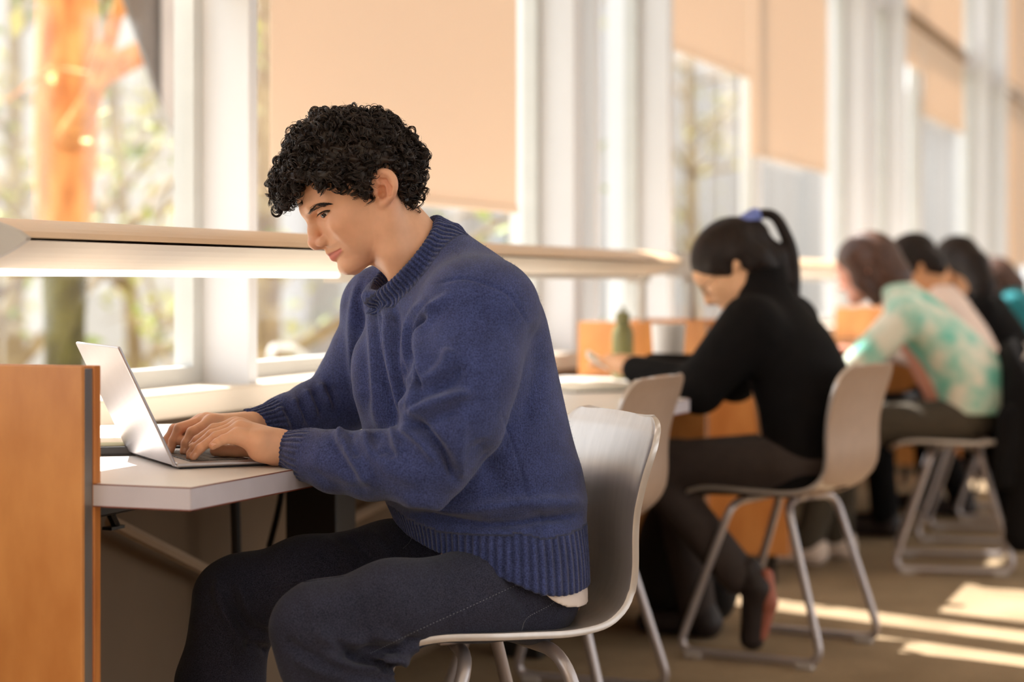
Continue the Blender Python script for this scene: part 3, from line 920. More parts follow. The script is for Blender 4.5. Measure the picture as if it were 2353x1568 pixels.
def topx(V):                                          # camera-frame points -> pixels
    return CX + FPX * V[:, 0] / V[:, 1], HY + FPX * (CAMH - V[:, 2]) / V[:, 1]

def stroke(V, N, pts, width, amp, dmin=0, dmax=99, facing=True):   # ridge (or groove) pressed into the surface along a drawn line
    px, py = topx(V)
    P = spline([np.array(p, float) for p in pts], 6) if len(pts) > 2 else np.array(pts, float)
    best = np.full(len(V), 1e9); tt = np.zeros(len(V))
    for i in range(len(P) - 1):
        a, b = P[i][:2], P[i + 1][:2]
        d = b - a; L2 = d @ d + 1e-9
        t = np.clip(((px - a[0]) * d[0] + (py - a[1]) * d[1]) / L2, 0, 1)
        q = (px - a[0] - t * d[0]) ** 2 + (py - a[1] - t * d[1]) ** 2
        m = q < best
        best[m] = q[m]; tt[m] = ((i + t) / (len(P) - 1))[m]
    g = np.exp(-best / (2 * width * width)) * np.clip(np.minimum(tt, 1 - tt) * 6 + 0.25, 0, 1)
    w = np.clip(-N[:, 1] * 2.5 + 0.3, 0, 1) if facing else 1.0
    w = w * ((V[:, 1] > dmin) & (V[:, 1] < dmax))
    return (amp * g * w)[:, None] * N

def attr(me, name, vals, kind='FLOAT'):
    a = me.attributes.new(name, kind, 'POINT')
    if kind == 'FLOAT': a.data.foreach_set('value', np.asarray(vals, np.float32))
    else: a.data.foreach_set('color', np.concatenate([np.asarray(vals, np.float32), np.ones((len(vals), 1), np.float32)], 1).ravel())

from mathutils.bvhtree import BVHTree
class Caster:                                         # finds the point of a camera-frame mesh under a pixel
    def __init__(s, V, Fq):
        s.t = BVHTree.FromPolygons([tuple(map(float, p)) for p in V], [tuple(map(int, q)) for q in Fq])
    def at(s, px, py, off=0.0):
        o = Vector((0, 0, CAMH)); d = Vector(((px - CX) / FPX, 1.0, (HY - py) / FPX)).normalized()
        h = s.t.ray_cast(o, d)
        if h[0] is None: return None
        return np.array(h[0]) + off * np.array(h[1])
    def line(s, pts, off=0.0005, n=10):
        out = []
        P = spline([np.array(p, float) for p in pts], n) if len(pts) > 2 else np.linspace(pts[0], pts[1], n)
        for p in P:
            q = s.at(p[0], p[1], off)
            if q is not None: out.append(q)
        return np.array(out)

# ------------------------------------------------------------------ heads
def head_axes(pitch, yaw, roll=0.0):
    """forward / up / own-left axes in the camera frame of somebody facing image-left; pitch nods down, yaw turns towards the camera."""
    cp, sp, cy, sy = math.cos(pitch), math.sin(pitch), math.cos(yaw), math.sin(yaw)
    f = np.array([-cp * cy, -cp * sy, -sp])
    u = np.array([-sp * cy, -sp * sy, cp])
    l = np.cross(u, f)
    if roll:
        u, l = u * math.cos(roll) + l * math.sin(roll), l * math.cos(roll) - u * math.sin(roll)
    return np.array([f, u, l])

def add_head(fd, O, R, s=1.0, fine=True):
    def H(u, v, w): return O + s * (u * R[0] + v * R[1] + w * R[2])
    E = lambda c, r, k=0.012, mode='u', Rr=None: fd.ell(H(*c), [x * s for x in r], R if Rr is None else Rr, k * s, mode)
    Cn = lambda a, b, ra, rb, k=0.01, mode='u': fd.cone(H(*a), H(*b), ra * s, rb * s, k * s, mode)
    E((0.016, 0.045, 0), (0.103, 0.083, 0.076), 0.01)
    # face block: stacked superellipses along the up axis
    vv = np.array([-0.092, -0.088, -0.080, -0.072, -0.064, -0.054, -0.046, -0.032, -0.016, 0.0, 0.016, 0.030, 0.045, 0.062, 0.085])
    uf = np.array([0.104, 0.114, 0.1225, 0.1235, 0.1215, 0.1225, 0.1245, 0.1275, 0.1235, 0.1215, 0.1225, 0.1290, 0.1325, 0.1300, 0.110])
    ub = np.array([0.075, 0.060, 0.042, 0.030, 0.020, 0.014, 0.008, 0.0, -0.010, -0.015, -0.018, -0.02, -0.02, -0.02, -0.02])
    ww = np.array([0.016, 0.024, 0.033, 0.040, 0.0455, 0.0505, 0.0535, 0.0580, 0.0620, 0.0645, 0.0655, 0.0655, 0.0660, 0.0655, 0.058])
    def face(X, Y, Z):
        x, y, z = (X - O[0]) / s, (Y - O[1]) / s, (Z - O[2]) / s
        U = R[0][0] * x + R[0][1] * y + R[0][2] * z
        Vv = R[1][0] * x + R[1][1] * y + R[1][2] * z
        Ww = np.abs(R[2][0] * x + R[2][1] * y + R[2][2] * z)
        F_, B_, W_ = np.interp(Vv, vv, uf), np.interp(Vv, vv, ub), np.interp(Vv, vv, ww)
        c = B_ + (F_ - B_) * 0.35
        a = np.where(U > c, F_ - c, c - B_)
        n = np.interp(Vv, [-0.085, -0.065, -0.04, -0.01, 0.02, 0.045], [1.95, 1.75, 1.68, 1.88, 1.95, 2.2])
        r = ((np.abs(U - c) / a) ** n + (Ww / W_) ** n) ** (1 / n)
        return np.maximum((r - 1) * np.minimum(a, W_), np.maximum(-0.092 - Vv, Vv - 0.085)) * s
    fd.put(O - 0.17 * s, O + 0.17 * s, face, 0.012 * s)
    E((0.1075, -0.077, 0), (0.0165, 0.0135, 0.021), 0.012)                    # chin
    for w in (-1, 1):
        Cn((0.102, -0.0795, 0.014 * w), (0.020, -0.050, 0.049 * w), 0.0105, 0.0130, 0.018)   # jaw line
        Cn((0.020, -0.050, 0.049 * w), (0.000, 0.0, 0.0585 * w), 0.0130, 0.011, 0.02)
        E((0.083, -0.006, 0.0445 * w), (0.023, 0.015, 0.0145), 0.022)        # cheekbone
        E((0.064, -0.034, 0.039 * w), (0.026, 0.026, 0.012), 0.03)           # cheek
        if fine:
            E((0.1260, 0.0180, 0.0400 * w), (0.0215, 0.0125, 0.0220), 0.012, 's')   # eye socket
            Cn((0.1240, 0.0345, 0.010 * w), (0.1130, 0.0410, 0.034 * w), 0.0078, 0.0070, 0.014)  # brow ridge
            Cn((0.1130, 0.0410, 0.034 * w), (0.090, 0.0370, 0.0535 * w), 0.0070, 0.006, 0.014)
            E((0.0975, 0.0195, 0.0340 * w), (0.0145, 0.0145, 0.0145), 0.004)       # lids over the eyeball
            slit = [(0.1135, 0.0195, 0.0205), (0.1120, 0.0165, 0.0305), (0.1075, 0.0160, 0.0405), (0.1005, 0.0175, 0.0465), (0.0935, 0.0195, 0.0490)]
            for p, q, ra, rb in zip(slit[:-1], slit[1:], (0.0012, 0.0029, 0.0035, 0.0029), (0.0029, 0.0035, 0.0029, 0.0012)):
                Cn((p[0], p[1], p[2] * w), (q[0], q[1], q[2] * w), ra, rb, 0.0012, 's')
    # nose
    Cn((0.1215, 0.0260, 0), (0.1310, 0.004, 0), 0.0068, 0.0078, 0.012)
    Cn((0.1310, 0.004, 0), (0.1385, -0.0125, 0), 0.0078, 0.0100, 0.008)
    E((0.1378, -0.0160, 0), (0.0118, 0.0105, 0.0115), 0.006)
    for w in (-1, 1):
        E((0.1262, -0.0200, 0.0130 * w), (0.0122, 0.0090, 0.0068), 0.0048)
        if fine: E((0.1325, -0.0290, 0.0075 * w), (0.0062, 0.0040, 0.0036), 0.003, 's')
    Cn((0.1395, -0.0222, 0), (0.1260, -0.0285, 0), 0.0055, 0.0062, 0.006)
    # mouth
    if fine:
        for w in (-1, 1):
            Cn((0.1262, -0.0415, 0.003 * w), (0.1070, -0.0458, 0.0265 * w), 0.0046, 0.0016, 0.006)
            Cn((0.1232, -0.0525, 0.002 * w), (0.1070, -0.0478, 0.0260 * w), 0.0058, 0.0016, 0.006)
            Cn((0.1345, -0.0468, 0.0), (0.1075, -0.0464, 0.0310 * w), 0.0021, 0.0012, 0.0018, 's')
    return H

def add_ear(fd, P, k=0.0035):
    """P maps (along, across, out) on the ear plane, unit = ear height/2, to the camera frame; returns nothing."""
    sc = np.linalg.norm(P(1, 0, 0) - P(0, 0, 0))
    rim = [(-0.10, -0.52, 0.02), (0.30, -0.60, 0.10), (0.70, -0.48, 0.22), (0.95, -0.10, 0.32), (0.88, 0.32, 0.42), (0.55, 0.58, 0.50), (0.10, 0.62, 0.50), (-0.35, 0.45, 0.40), (-0.70, 0.15, 0.25)]
    R = spline([np.array(p) for p in rim], 4)
    pts = [P(*p) for p in R]
    sheet = [P(0.45, 0.0, -0.02), P(-0.1, 0.10, -0.02), P(-0.6, 0.0, 0.0)]
    fd.chain(sheet, [0.34 * sc, 0.34 * sc, 0.22 * sc], k * 2)
    fd.chain(pts, [0.155 * sc] * len(pts), k * 1.5)
    fd.chain([p * 0.55 + q * 0.45 for p, q in zip(pts[6:28], [P(0.1, 0.1, 0.0)] * 22)], [0.16 * sc] * 22, k * 2)
    fd.chain([P(0.50, -0.10, 0.42), P(0.42, 0.12, 0.46), P(0.05, 0.36, 0.60), P(-0.30, 0.34, 0.56)], [0.15 * sc, 0.16 * sc, 0.13 * sc, 0.10 * sc], k, 's')
    anti = [P(*p) for p in spline([np.array(p) for p in [(0.50, -0.02, 0.10), (0.24, 0.20, 0.26), (-0.10, 0.26, 0.28), (-0.42, 0.14, 0.22)]], 4)]
    fd.chain(anti, [0.11 * sc] * len(anti), k)
    fd.ell(P(0.02, -0.10, 0.36), (0.25 * sc, 0.34 * sc, 0.20 * sc), None, k, 's')
    fd.ell(P(-0.26, -0.08, 0.30), (0.25 * sc, 0.40 * sc, 0.27 * sc), None, k, 's')
    fd.ell(P(-0.80, -0.06, 0.16), (0.24 * sc, 0.20 * sc, 0.22 * sc), None, k * 2)
    fd.ell(P(-0.16, -0.50, 0.18), (0.17 * sc, 0.15 * sc, 0.17 * sc), None, k * 1.5)

# ------------------------------------------------------------------ the man in the blue sweater
def skin_mat(name, c):
    m = mat(name, c, 0.48, var=0.03, vscale=60, sss=0.12, bump=0.08, bscale=900, bdist=0.0006, spec=0.4)
    nt = m.node_tree; b = nt.nodes['Principled BSDF']
    a = nt.nodes.new('ShaderNodeAttribute'); a.attribute_name = 'tint'
    mx = nt.nodes.new('ShaderNodeMixRGB'); mx.blend_type = 'MULTIPLY'; mx.inputs[0].default_value = 1.0
    r = [n for n in nt.nodes if n.type == 'VALTORGB'][0]
    nt.links.new(r.outputs[0], mx.inputs[1]); nt.links.new(a.outputs['Color'], mx.inputs[2]); nt.links.new(mx.outputs[0], b.inputs['Base Color'])
    return m
M['skin'] = skin_mat('skin', lin((226, 174, 140)))

def knit_mat(name, c, c2, rib=True):
    m = mat(name, c, 0.95, vscale=420, c2=c2, sheen=0.22, spec=0.15, detail=3)
    nt = m.node_tree; b = nt.nodes['Principled BSDF']
    tc = [n for n in nt.nodes if n.type == 'TEX_COORD'][0]
    n1 = nt.nodes.new('ShaderNodeTexNoise'); n1.inputs['Scale'].default_value = 650; n1.inputs['Detail'].default_value = 2
    nt.links.new(tc.outputs['Object'], n1.inputs['Vector'])
    n2 = nt.nodes.new('ShaderNodeTexNoise'); n2.inputs['Scale'].default_value = 34; n2.inputs['Detail'].default_value = 2
    nt.links.new(tc.outputs['Object'], n2.inputs['Vector'])
    w = nt.nodes.new('ShaderNodeTexWave'); w.inputs['Scale'].default_value = 120; w.inputs['Distortion'].default_value = 2.0; w.inputs['Detail'].default_value = 1.5
    nt.links.new(tc.outputs['Object'], w.inputs['Vector'])
    a = nt.nodes.new('ShaderNodeAttribute'); a.attribute_name = 'rib'
    mk = nt.nodes.new('ShaderNodeAttribute'); mk.attribute_name = 'ribmask'
    si = nt.nodes.new('ShaderNodeMath'); si.operation = 'SINE'; nt.links.new(a.outputs['Fac'], si.inputs[0])
    ml = nt.nodes.new('ShaderNodeMath'); ml.operation = 'MULTIPLY'; nt.links.new(si.outputs[0], ml.inputs[0]); nt.links.new(mk.outputs['Fac'], ml.inputs[1])
    s1 = nt.nodes.new('ShaderNodeMath'); s1.operation = 'MULTIPLY_ADD'; s1.inputs[1].default_value = 0.9
    nt.links.new(ml.outputs[0], s1.inputs[0]); nt.links.new(n1.outputs[0], s1.inputs[2])
    s2 = nt.nodes.new('ShaderNodeMath'); s2.operation = 'MULTIPLY_ADD'; s2.inputs[1].default_value = 0.35
    nt.links.new(w.outputs[0], s2.inputs[0]); nt.links.new(s1.outputs[0], s2.inputs[2])
    bp = nt.nodes.new('ShaderNodeBump'); bp.inputs['Strength'].default_value = 0.75; bp.inputs['Distance'].default_value = 0.0016
    nt.links.new(s2.outputs[0], bp.inputs['Height']); nt.links.new(bp.outputs[0], b.inputs['Normal'])
    r = [n for n in nt.nodes if n.type == 'VALTORGB'][0]
    mx = nt.nodes.new('ShaderNodeMixRGB'); mx.blend_type = 'OVERLAY'; mx.inputs[0].default_value = 0.35
    nt.links.new(r.outputs[0], mx.inputs[1]); nt.links.new(n2.outputs[0], mx.inputs[2])
    mr = nt.nodes.new('ShaderNodeMapRange'); mr.inputs['From Min'].default_value = -1; mr.inputs['To Min'].default_value = 0.55; mr.inputs['To Max'].default_value = 1.05
    nt.links.new(ml.outputs[0], mr.inputs['Value'])
    m2 = nt.nodes.new('ShaderNodeMixRGB'); m2.blend_type = 'MULTIPLY'; m2.inputs[0].default_value = 1.0
    mr2 = nt.nodes.new('ShaderNodeMixRGB'); nt.links.new(mk.outputs['Fac'], mr2.inputs[0]); mr2.inputs[1].default_value = (1, 1, 1, 1); nt.links.new(mr.outputs[0], mr2.inputs[2])
    nt.links.new(mx.outputs[0], m2.inputs[1]); nt.links.new(mr2.outputs[0], m2.inputs[2]); nt.links.new(m2.outputs[0], b.inputs['Base Color'])
    return m
M['knit'] = knit_mat('blue_knit', lin((46, 55, 94)), lin((74, 85, 135)))

def denim_mat():
    m = mat('denim', lin((26, 27, 41)), 0.9, vscale=700, c2=lin((62, 64, 82)), sheen=0.1, spec=0.2)
    nt = m.node_tree; b = nt.nodes['Principled BSDF']
    tc = [n for n in nt.nodes if n.type == 'TEX_COORD'][0]
    w = nt.nodes.new('ShaderNodeTexWave'); w.bands_direction = 'DIAGONAL'; w.inputs['Scale'].default_value = 420; w.inputs['Distortion'].default_value = 1.5
    nt.links.new(tc.outputs['Object'], w.inputs['Vector'])
    n2 = nt.nodes.new('ShaderNodeTexNoise'); n2.inputs['Scale'].default_value = 9; n2.inputs['Detail'].default_value = 5
    nt.links.new(tc.outputs['Object'], n2.inputs['Vector'])
    r = [n for n in nt.nodes if n.type == 'VALTORGB'][0]
    mx = nt.nodes.new('ShaderNodeMixRGB'); mx.blend_type = 'OVERLAY'; mx.inputs[0].default_value = 0.5
    nt.links.new(r.outputs[0], mx.inputs[1]); nt.links.new(n2.outputs[0], mx.inputs[2]); nt.links.new(mx.outputs[0], b.inputs['Base Color'])
    bp = nt.nodes.new('ShaderNodeBump'); bp.inputs['Strength'].default_value = 0.35; bp.inputs['Distance'].default_value = 0.0006
    nt.links.new(w.outputs[0], bp.inputs['Height']); nt.links.new(bp.outputs[0], b.inputs['Normal'])
    return m
M['denim'] = denim_mat()
M['stitch'] = mat('stitch', lin((128, 130, 140)), 0.8, var=0.1, vscale=300)
M['tee'] = mat('tee_white', lin((236, 222, 214)), 0.9, var=0.03, vscale=50, sheen=0.2)
M['hair'] = mat('hair_dark', lin((40, 28, 22)), 0.36, var=0.25, vscale=40, spec=0.45)
M['brow'] = mat('brow_dark', lin((30, 22, 18)), 0.6, var=0.1)
M['eye_white'] = mat('eye_white', lin((214, 196, 184)), 0.25, var=0.02)
M['iris'] = mat('iris', lin((34, 20, 14)), 0.2, var=0.3, vscale=400)
M['nail'] = mat('nail', lin((228, 176, 150)), 0.35, var=0.03)

MAN = np.array([-0.05, 3.36, 0.0])
man = empty('person', W(MAN), PHI, label='young man in a blue knit sweater typing on a laptop', cat='person')
def part(name, V, Fq, m, parent, base, smooth=True):
    return link(name, np_mesh(name, V - base, Fq, smooth), m, parent)
def mbpart(name, mb, m, parent, base, smooth=True):
    mb.v = [tuple(np.array(p) - base) for p in mb.v]
    return mb.build(name, m, parent, smooth)
def zrow(y, d=3.37): return CAMH + (HY - y) / FPX * d
def xcol(px, d=3.37): return (px - CX) / FPX * d

# ---- head
HO = Q(878, 445, 3.36)
HR = head_axes(math.radians(30), math.radians(8))
h = 0.0016
fh = Field(Q(650, 730, 3.36) + np.array([0, -0.12, 0]), Q(1080, 225, 3.36) + np.array([0, 0.12, 0]), h)
HP = add_head(fh, HO, HR)
fh.chain([Q(868, 470, 3.362), Q(925, 555, 3.365), Q(985, 625, 3.372), Q(1010, 690, 3.38)], [0.054, 0.0555, 0.060, 0.075], 0.02)
fh.chain([Q(893, 478, 3.30), Q(905, 580, 3.315), Q(925, 680, 3.34)], [0.012, 0.013, 0.012], 0.03)     # neck muscle
EC = Q(881, 436, 3.289)
def ear_map(a, c, o): return EC + 0.0292 * (a * np.array([-0.05, 0, 1.0]) + c * np.array([1.0, -0.12, 0.05]) + o * np.array([0.05, -1.0, 0]))
add_ear(fh, ear_map)
VH, FH = fh.mesh(); del fh
VH = relax(VH, FH, 2)
NH = normals(VH, FH)
loc = (VH - HO) @ HR.T
tint = np.ones((len(VH), 3))
def blob(c, r, col, mirror=True):
    q = np.abs(loc[:, 2]) if mirror else loc[:, 2]
    e = ((loc[:, 0] - c[0]) / r[0]) ** 2 + ((loc[:, 1] - c[1]) / r[1]) ** 2 + ((q - c[2]) / r[2]) ** 2
    g = np.exp(-e)[:, None]
    tint[:] = tint * (1 - g) + tint * np.array(col) * g
def segdist(a, b):
    a, b = np.array(a), np.array(b); q = np.stack([loc[:, 0], loc[:, 1], np.abs(loc[:, 2])], 1)
    t = np.clip(((q - a) @ (b - a)) / ((b - a) @ (b - a)), 0, 1)[:, None]
    return np.linalg.norm(q - a - t * (b - a), axis=1) + 0.0032 * t[:, 0] ** 2
for a, b, r in (((0.130, -0.0432, 0.0), (0.1085, -0.0460, 0.0285), 0.0036), ((0.1275, -0.0520, 0.0), (0.1085, -0.0478, 0.0275), 0.0058)):
    g = np.clip((r * 1.15 - segdist(a, b) * 0.85) / 0.0022, 0, 1)[:, None]
    tint[:] = tint * (1 - g) + np.array([0.88, 0.54, 0.70]) * g
g = np.clip((0.0022 - segdist((0.134, -0.0468, 0.0), (0.1085, -0.0468, 0.0300))) / 0.0012, 0, 1)[:, None]
tint[:] = tint * (1 - 0.75 * g)  # shade in the gap between the lips, darkened into the tint
blob((0.138, -0.016, 0), (0.016, 0.014, 0.018), (0.95, 0.82, 0.86))
blob((-0.004, 0.006, 0.082), (0.022, 0.034, 0.016), (0.97, 0.80, 0.82))
blob((0.085, -0.070, 0.03), (0.05, 0.026, 0.05), (0.93, 0.91, 0.92))
blob((0.086, -0.01, 0.055), (0.03, 0.03, 0.03), (1.0, 0.94, 0.92))
blob((0.105, 0.020, 0.033), (0.014, 0.010, 0.016), (0.90, 0.82, 0.80))
BODYV, BODYF, BODYT = [VH], [FH], [tint]

# ---- hands
def hand(specs, palm, wrist, extra, lo, hi):
    fd = Field(lo, hi, 0.0014)
    for pts, rs in specs:
        P = [Q(*p) for p in pts]
        fd.chain(P, rs, 0.0035)
    for pts, rs in palm:
        fd.chain([Q(*p) for p in pts], rs, 0.014)
    for c, r in extra:
        fd.ell(Q(*c), r, None, 0.014)
    fd.chain([Q(*p) for p in wrist[0]], wrist[1], 0.012)
    V, F_ = fd.mesh()
    return relax(V, F_, 2), F_
FR = [0.0098, 0.0086, 0.0075, 0.0066]
near_specs = [([(546, 1003, 3.242), (513, 1011, 3.236), (499, 1018, 3.236), (489, 1025, 3.238)], [0.0098, 0.0080, 0.0073, 0.0066]),
              ([(553, 986, 3.264), (497, 1004, 3.256), (460, 1031, 3.254), (444, 1051, 3.255)], FR),
              ([(550, 979, 3.286), (487, 999, 3.278), (449, 1029, 3.276), (433, 1048, 3.277)], FR),
              ([(541, 977, 3.308), (491, 986, 3.302), (453, 1012, 3.300), (438, 1027, 3.300)], FR),
              ([(600, 1030, 3.300), (545, 1036, 3.312), (510, 1036, 3.312), (494, 1037, 3.312)], [0.014, 0.0110, 0.0098, 0.0085])]
near_palm = [([(640, 1030, 3.255), (600, 1020, 3.243), (546, 1003, 3.242)], [0.024, 0.020, 0.0115]),
             ([(640, 1026, 3.262), (553, 986, 3.264)], [0.024, 0.0118]),
             ([(640, 1026, 3.272), (550, 979, 3.286)], [0.024, 0.0118]),
             ([(640, 1026, 3.282), (541, 977, 3.308)], [0.023, 0.0115])]
VN, FN = hand(near_specs, near_palm, ([(636, 1029, 3.265), (690, 1036, 3.262), (760, 1045, 3.25)], [0.0255, 0.025, 0.028]),
              [((612, 1043, 3.248), (0.026, 0.020, 0.014)), ((598, 1034, 3.296), (0.020, 0.016, 0.014))],
              Q(415, 1085, 3.22) - np.array([0, 0.06, 0]), Q(780, 950, 3.40) + np.array([0.02, 0, 0.01]))
far_specs = [([(487, 971, 3.405), (441, 994, 3.372), (427, 1019, 3.366), (422, 1038, 3.364)], [0.0108, 0.0092, 0.0078, 0.0068]),
             ([(474, 968, 3.425), (412, 985, 3.396), (398, 1014, 3.392), (391, 1036, 3.390)], [0.0108, 0.0092, 0.0078, 0.0068]),
             ([(463, 970, 3.445), (400, 987, 3.418), (386, 1008, 3.414), (377, 1024, 3.412)], [0.0105, 0.0088, 0.0075, 0.0066]),
             ([(470, 975, 3.465), (420, 990, 3.445), (402, 1006, 3.440), (390, 1020, 3.438)], [0.0095, 0.0078, 0.0068, 0.006]),
             ([(530, 995, 3.40), (475, 1008, 3.372), (440, 1012, 3.385), (415, 1014, 3.392)], [0.015, 0.0115, 0.0098, 0.0082])]
far_palm = [([(575, 982, 3.44), (487, 971, 3.405)], [0.024, 0.0125]), ([(575, 982, 3.45), (474, 968, 3.425)], [0.023, 0.0125]),
            ([(575, 984, 3.46), (463, 970, 3.445)], [0.023, 0.012]), ([(575, 986, 3.465), (470, 975, 3.465)], [0.022, 0.0105])]
VF, FF = hand(far_specs, far_palm, ([(570, 982, 3.45), (630, 974, 3.472)], [0.0215, 0.020]), [((540, 990, 3.415), (0.022, 0.016, 0.016))],
              Q(355, 1085, 3.34) - np.array([0, 0.03, 0]), Q(720, 930, 3.56))
for V_, F_ in ((VN, FN), (VF, FF)):
    px, py = topx(V_)
    t = np.ones((len(V_), 3))
    g = np.clip((500 - px) / 60, 0, 1)[:, None] * 0.7
    t = t * (1 - g) + np.array([1.0, 0.86, 0.84]) * g
    BODYF.append(F_ + sum(len(v) for v in BODYV)); BODYV.append(V_); BODYT.append(t)
# trunk and limbs under the clothes, so that the body is whole
fb = Field(np.array([-0.6, 2.95, 0.02]), np.array([0.2, 3.75, 1.08]), 0.011)
fb.loft([zrow(y) for y in (1400, 1250, 1100, 900, 760, 690, 640)], [xcol(p) for p in (1190, 1150, 1110, 1060, 1030, 1010, 1000)], [3.37] * 7,
        [0.14, 0.135, 0.13, 0.14, 0.15, 0.13, 0.08], [0.10, 0.10, 0.10, 0.11, 0.11, 0.09, 0.06], [math.radians(24)] * 7, 0.02)
fb.chain([Q(1010, 690, 3.38), Q(960, 600, 3.37)], [0.06, 0.05], 0.03)
fb.chain([Q(1080, 715, 3.23), Q(985, 1075, 3.15), Q(690, 1038, 3.26)], [0.045, 0.034, 0.018], 0.02)
fb.chain([Q(900, 715, 3.51), Q(800, 905, 3.585), Q(610, 976, 3.462)], [0.045, 0.030, 0.016], 0.02)
fb.chain([Q(1200, 1360, 3.30), Q(710, 1435, 3.13), Q(860, 1950, 3.22)], [0.05, 0.032, 0.03], 0.02)
fb.chain([Q(1150, 1330, 3.46), Q(550, 1380, 3.43), Q(470, 1980, 3.46)], [0.05, 0.032, 0.03], 0.02)
VB, FB = fb.mesh(); del fb
BODYF.append(FB + sum(len(v) for v in BODYV)); BODYV.append(VB); BODYT.append(np.ones((len(VB), 3)))
body = part('body', np.concatenate(BODYV), np.concatenate(BODYF), M['skin'], man, MAN)
attr(body.data, 'tint', np.concatenate(BODYT), 'FLOAT_COLOR')

# ---- eyes, brows, lashes
for w in (-1, 1):
    c = HP(0.0975, 0.0195, 0.0340 * w)
    dirn = HR[0] * math.cos(0.42) - HR[1] * math.sin(0.42) + 0.22 * HR[2]; dirn /= np.linalg.norm(dirn)
    bm = bmesh.new(); bmesh.ops.create_uvsphere(bm, u_segments=28, v_segments=20, radius=0.0128)
    v = [np.array(p.co) + c for p in bm.verts]; bm.verts.index_update()
    f = [[p.index for p in q.verts] for q in bm.faces]
    bm.free()
    eye = link('eye', mesh('eye', [p - MAN for p in v], f, True), [M['eye_white'], M['iris']], man)
    for q in eye.data.polygons:
        d = np.array(q.center) + MAN - c
        if d @ dirn / np.linalg.norm(d) > 0.60: q.material_index = 1
hc = Caster(VH, FH)
rs = np.random.RandomState(5)
def mirror(p): return p - 2 * ((p - HO) @ HR[2]) * HR[2]
def hairs(lines, n, L, r, jit, sweep, name, off=0.0006, both=True):
    for sgn in ((1, -1) if both else (1,)):
        mb = MB()
        for i in range(n):
            t = rs.rand(); s_ = rs.rand()
            P0, P1 = lines
            def ev(P, t):
                k = t * (len(P) - 1); j = min(int(k), len(P) - 2); q = k - j
                return np.array(P[j]) * (1 - q) + np.array(P[j + 1]) * q
            a = ev(P0, t) * (1 - s_) + ev(P1, t) * s_ + rs.randn(2) * jit
            b = a + np.array(sweep(t, s_)) * L * (0.7 + 0.6 * rs.rand())
            pa, pb = hc.at(a[0], a[1], off), hc.at(b[0], b[1], off * 2.4)
            if pa is None or pb is None or np.linalg.norm(pa - pb) > 0.03: continue
            if sgn < 0: pa, pb = mirror(pa), mirror(pb)
            mb.tube([pa, (pa + pb) / 2 + HR[0] * 0.0004, pb], [r, r * 0.8, r * 0.2], 4)
        mbpart(name, mb, M['brow'], man, MAN)
hairs(([(708, 491), (714, 477), (728, 469), (740, 466.5), (757, 466)], [(711, 492), (722, 484), (738, 476), (748, 471), (758, 467.5)]), 180, 8, 0.00034, 0.8,
      lambda t, s_: (0.75 + 0.3 * t, -0.95 + 1.1 * t), 'eyebrow')
# lash line along the upper lid
for sgn in (1, -1):
    mb = MB()
    for i in range(48):
        t = 0.06 + 0.86 * i / 47
        pxx, pyy = 728 + 33 * t, 494.5 - 11.5 * t - 4.5 * math.sin(PI * t)
        pa = hc.at(pxx, pyy, 0.0003)
        if pa is None: continue
        pb = pa + (HR[0] * 0.8 - HR[1] * 0.5 + HR[2] * (0.2 + 0.5 * t)) * 0.0062 * (0.6 + 0.5 * rs.rand())
        if sgn < 0: pa, pb = mirror(pa), mirror(pb)
        mb.tube([pa, (pa + pb) / 2 - HR[1] * 0.0008, pb], [0.00025, 0.0002, 0.00008], 4)
    mbpart('eyelashes', mb, M['brow'], man, MAN)
# finger nails
def nail(px, py, d, ax, r, V_, F_, cst):
    p = cst.at(px, py, 0.0002)
    if p is None: return
    mb = MB()
    t = np.array(ax, float); t /= np.linalg.norm(t)
    nn = np.array([-0.1, -0.75, 0.65]); nn -= t * (nn @ t); nn /= np.linalg.norm(nn)
    b = np.cross(nn, t)
    v, f = [], []
    for i in range(5):
        for j in range(5):
            x, y = -1 + i / 2, -1 + j / 2
            v.append(p + t * x * r * 1.25 + b * y * r * 0.85 - nn * (0.28 * r * (y * y) + 0.2 * r * x * x - 0.15 * r))
    f = [(i * 5 + j, i * 5 + j + 1, i * 5 + j + 6, i * 5 + j + 5) for i in range(4) for j in range(4)]
    mb.add(v, f)
    mbpart('nail', mb, M['nail'], man, MAN)
nc, fc = Caster(VN, FN), Caster(VF, FF)
for a in ((491, 1020, 3.23, (-1, 0, -0.55)), (445, 1045, 3.25, (-0.55, 0, -0.8)), (434, 1043, 3.27, (-0.55, 0, -0.8)), (440, 1022, 3.29, (-0.8, 0, -0.6))): nail(*a, 0.0036, VN, FN, nc)
for a in ((422, 1036, 3.36, (-0.2, 0, -1)), (389, 1033, 3.39, (-0.25, 0, -1))): nail(*a, 0.0036, VF, FF, fc)

# ---- sweater
LT = math.radians(24)
fs = Field(Q(520, 1350, 3.37) + np.array([0, -0.42, -0.01]), Q(1370, 505, 3.37) + np.array([0.01, 0.40, 0.01]), 0.0038)
rows = [515, 545, 575, 610, 650, 700, 760, 830, 900, 1000, 1080, 1130, 1160, 1185, 1210, 1260, 1345]
cpx = [1012, 1014, 1034, 1050, 1054, 1053, 1043, 1042, 1053, 1073, 1096, 1110, 1116, 1122, 1126, 1129, 1130]
AA = [0.02, 0.066, 0.105, 0.142, 0.170, 0.187, 0.192, 0.190, 0.188, 0.188, 0.19, 0.194, 0.196, 0.198, 0.203, 0.210, 0.214]
BB = [0.015, 0.042, 0.062, 0.080, 0.103, 0.128, 0.151, 0.164, 0.168, 0.170, 0.170, 0.168, 0.161, 0.152, 0.147, 0.147, 0.147]
fs.loft([zrow(y) for y in rows], [xcol(p) for p in cpx], [3.375] * len(rows), AA, BB, [LT] * len(rows), 0.03, n=2.15)
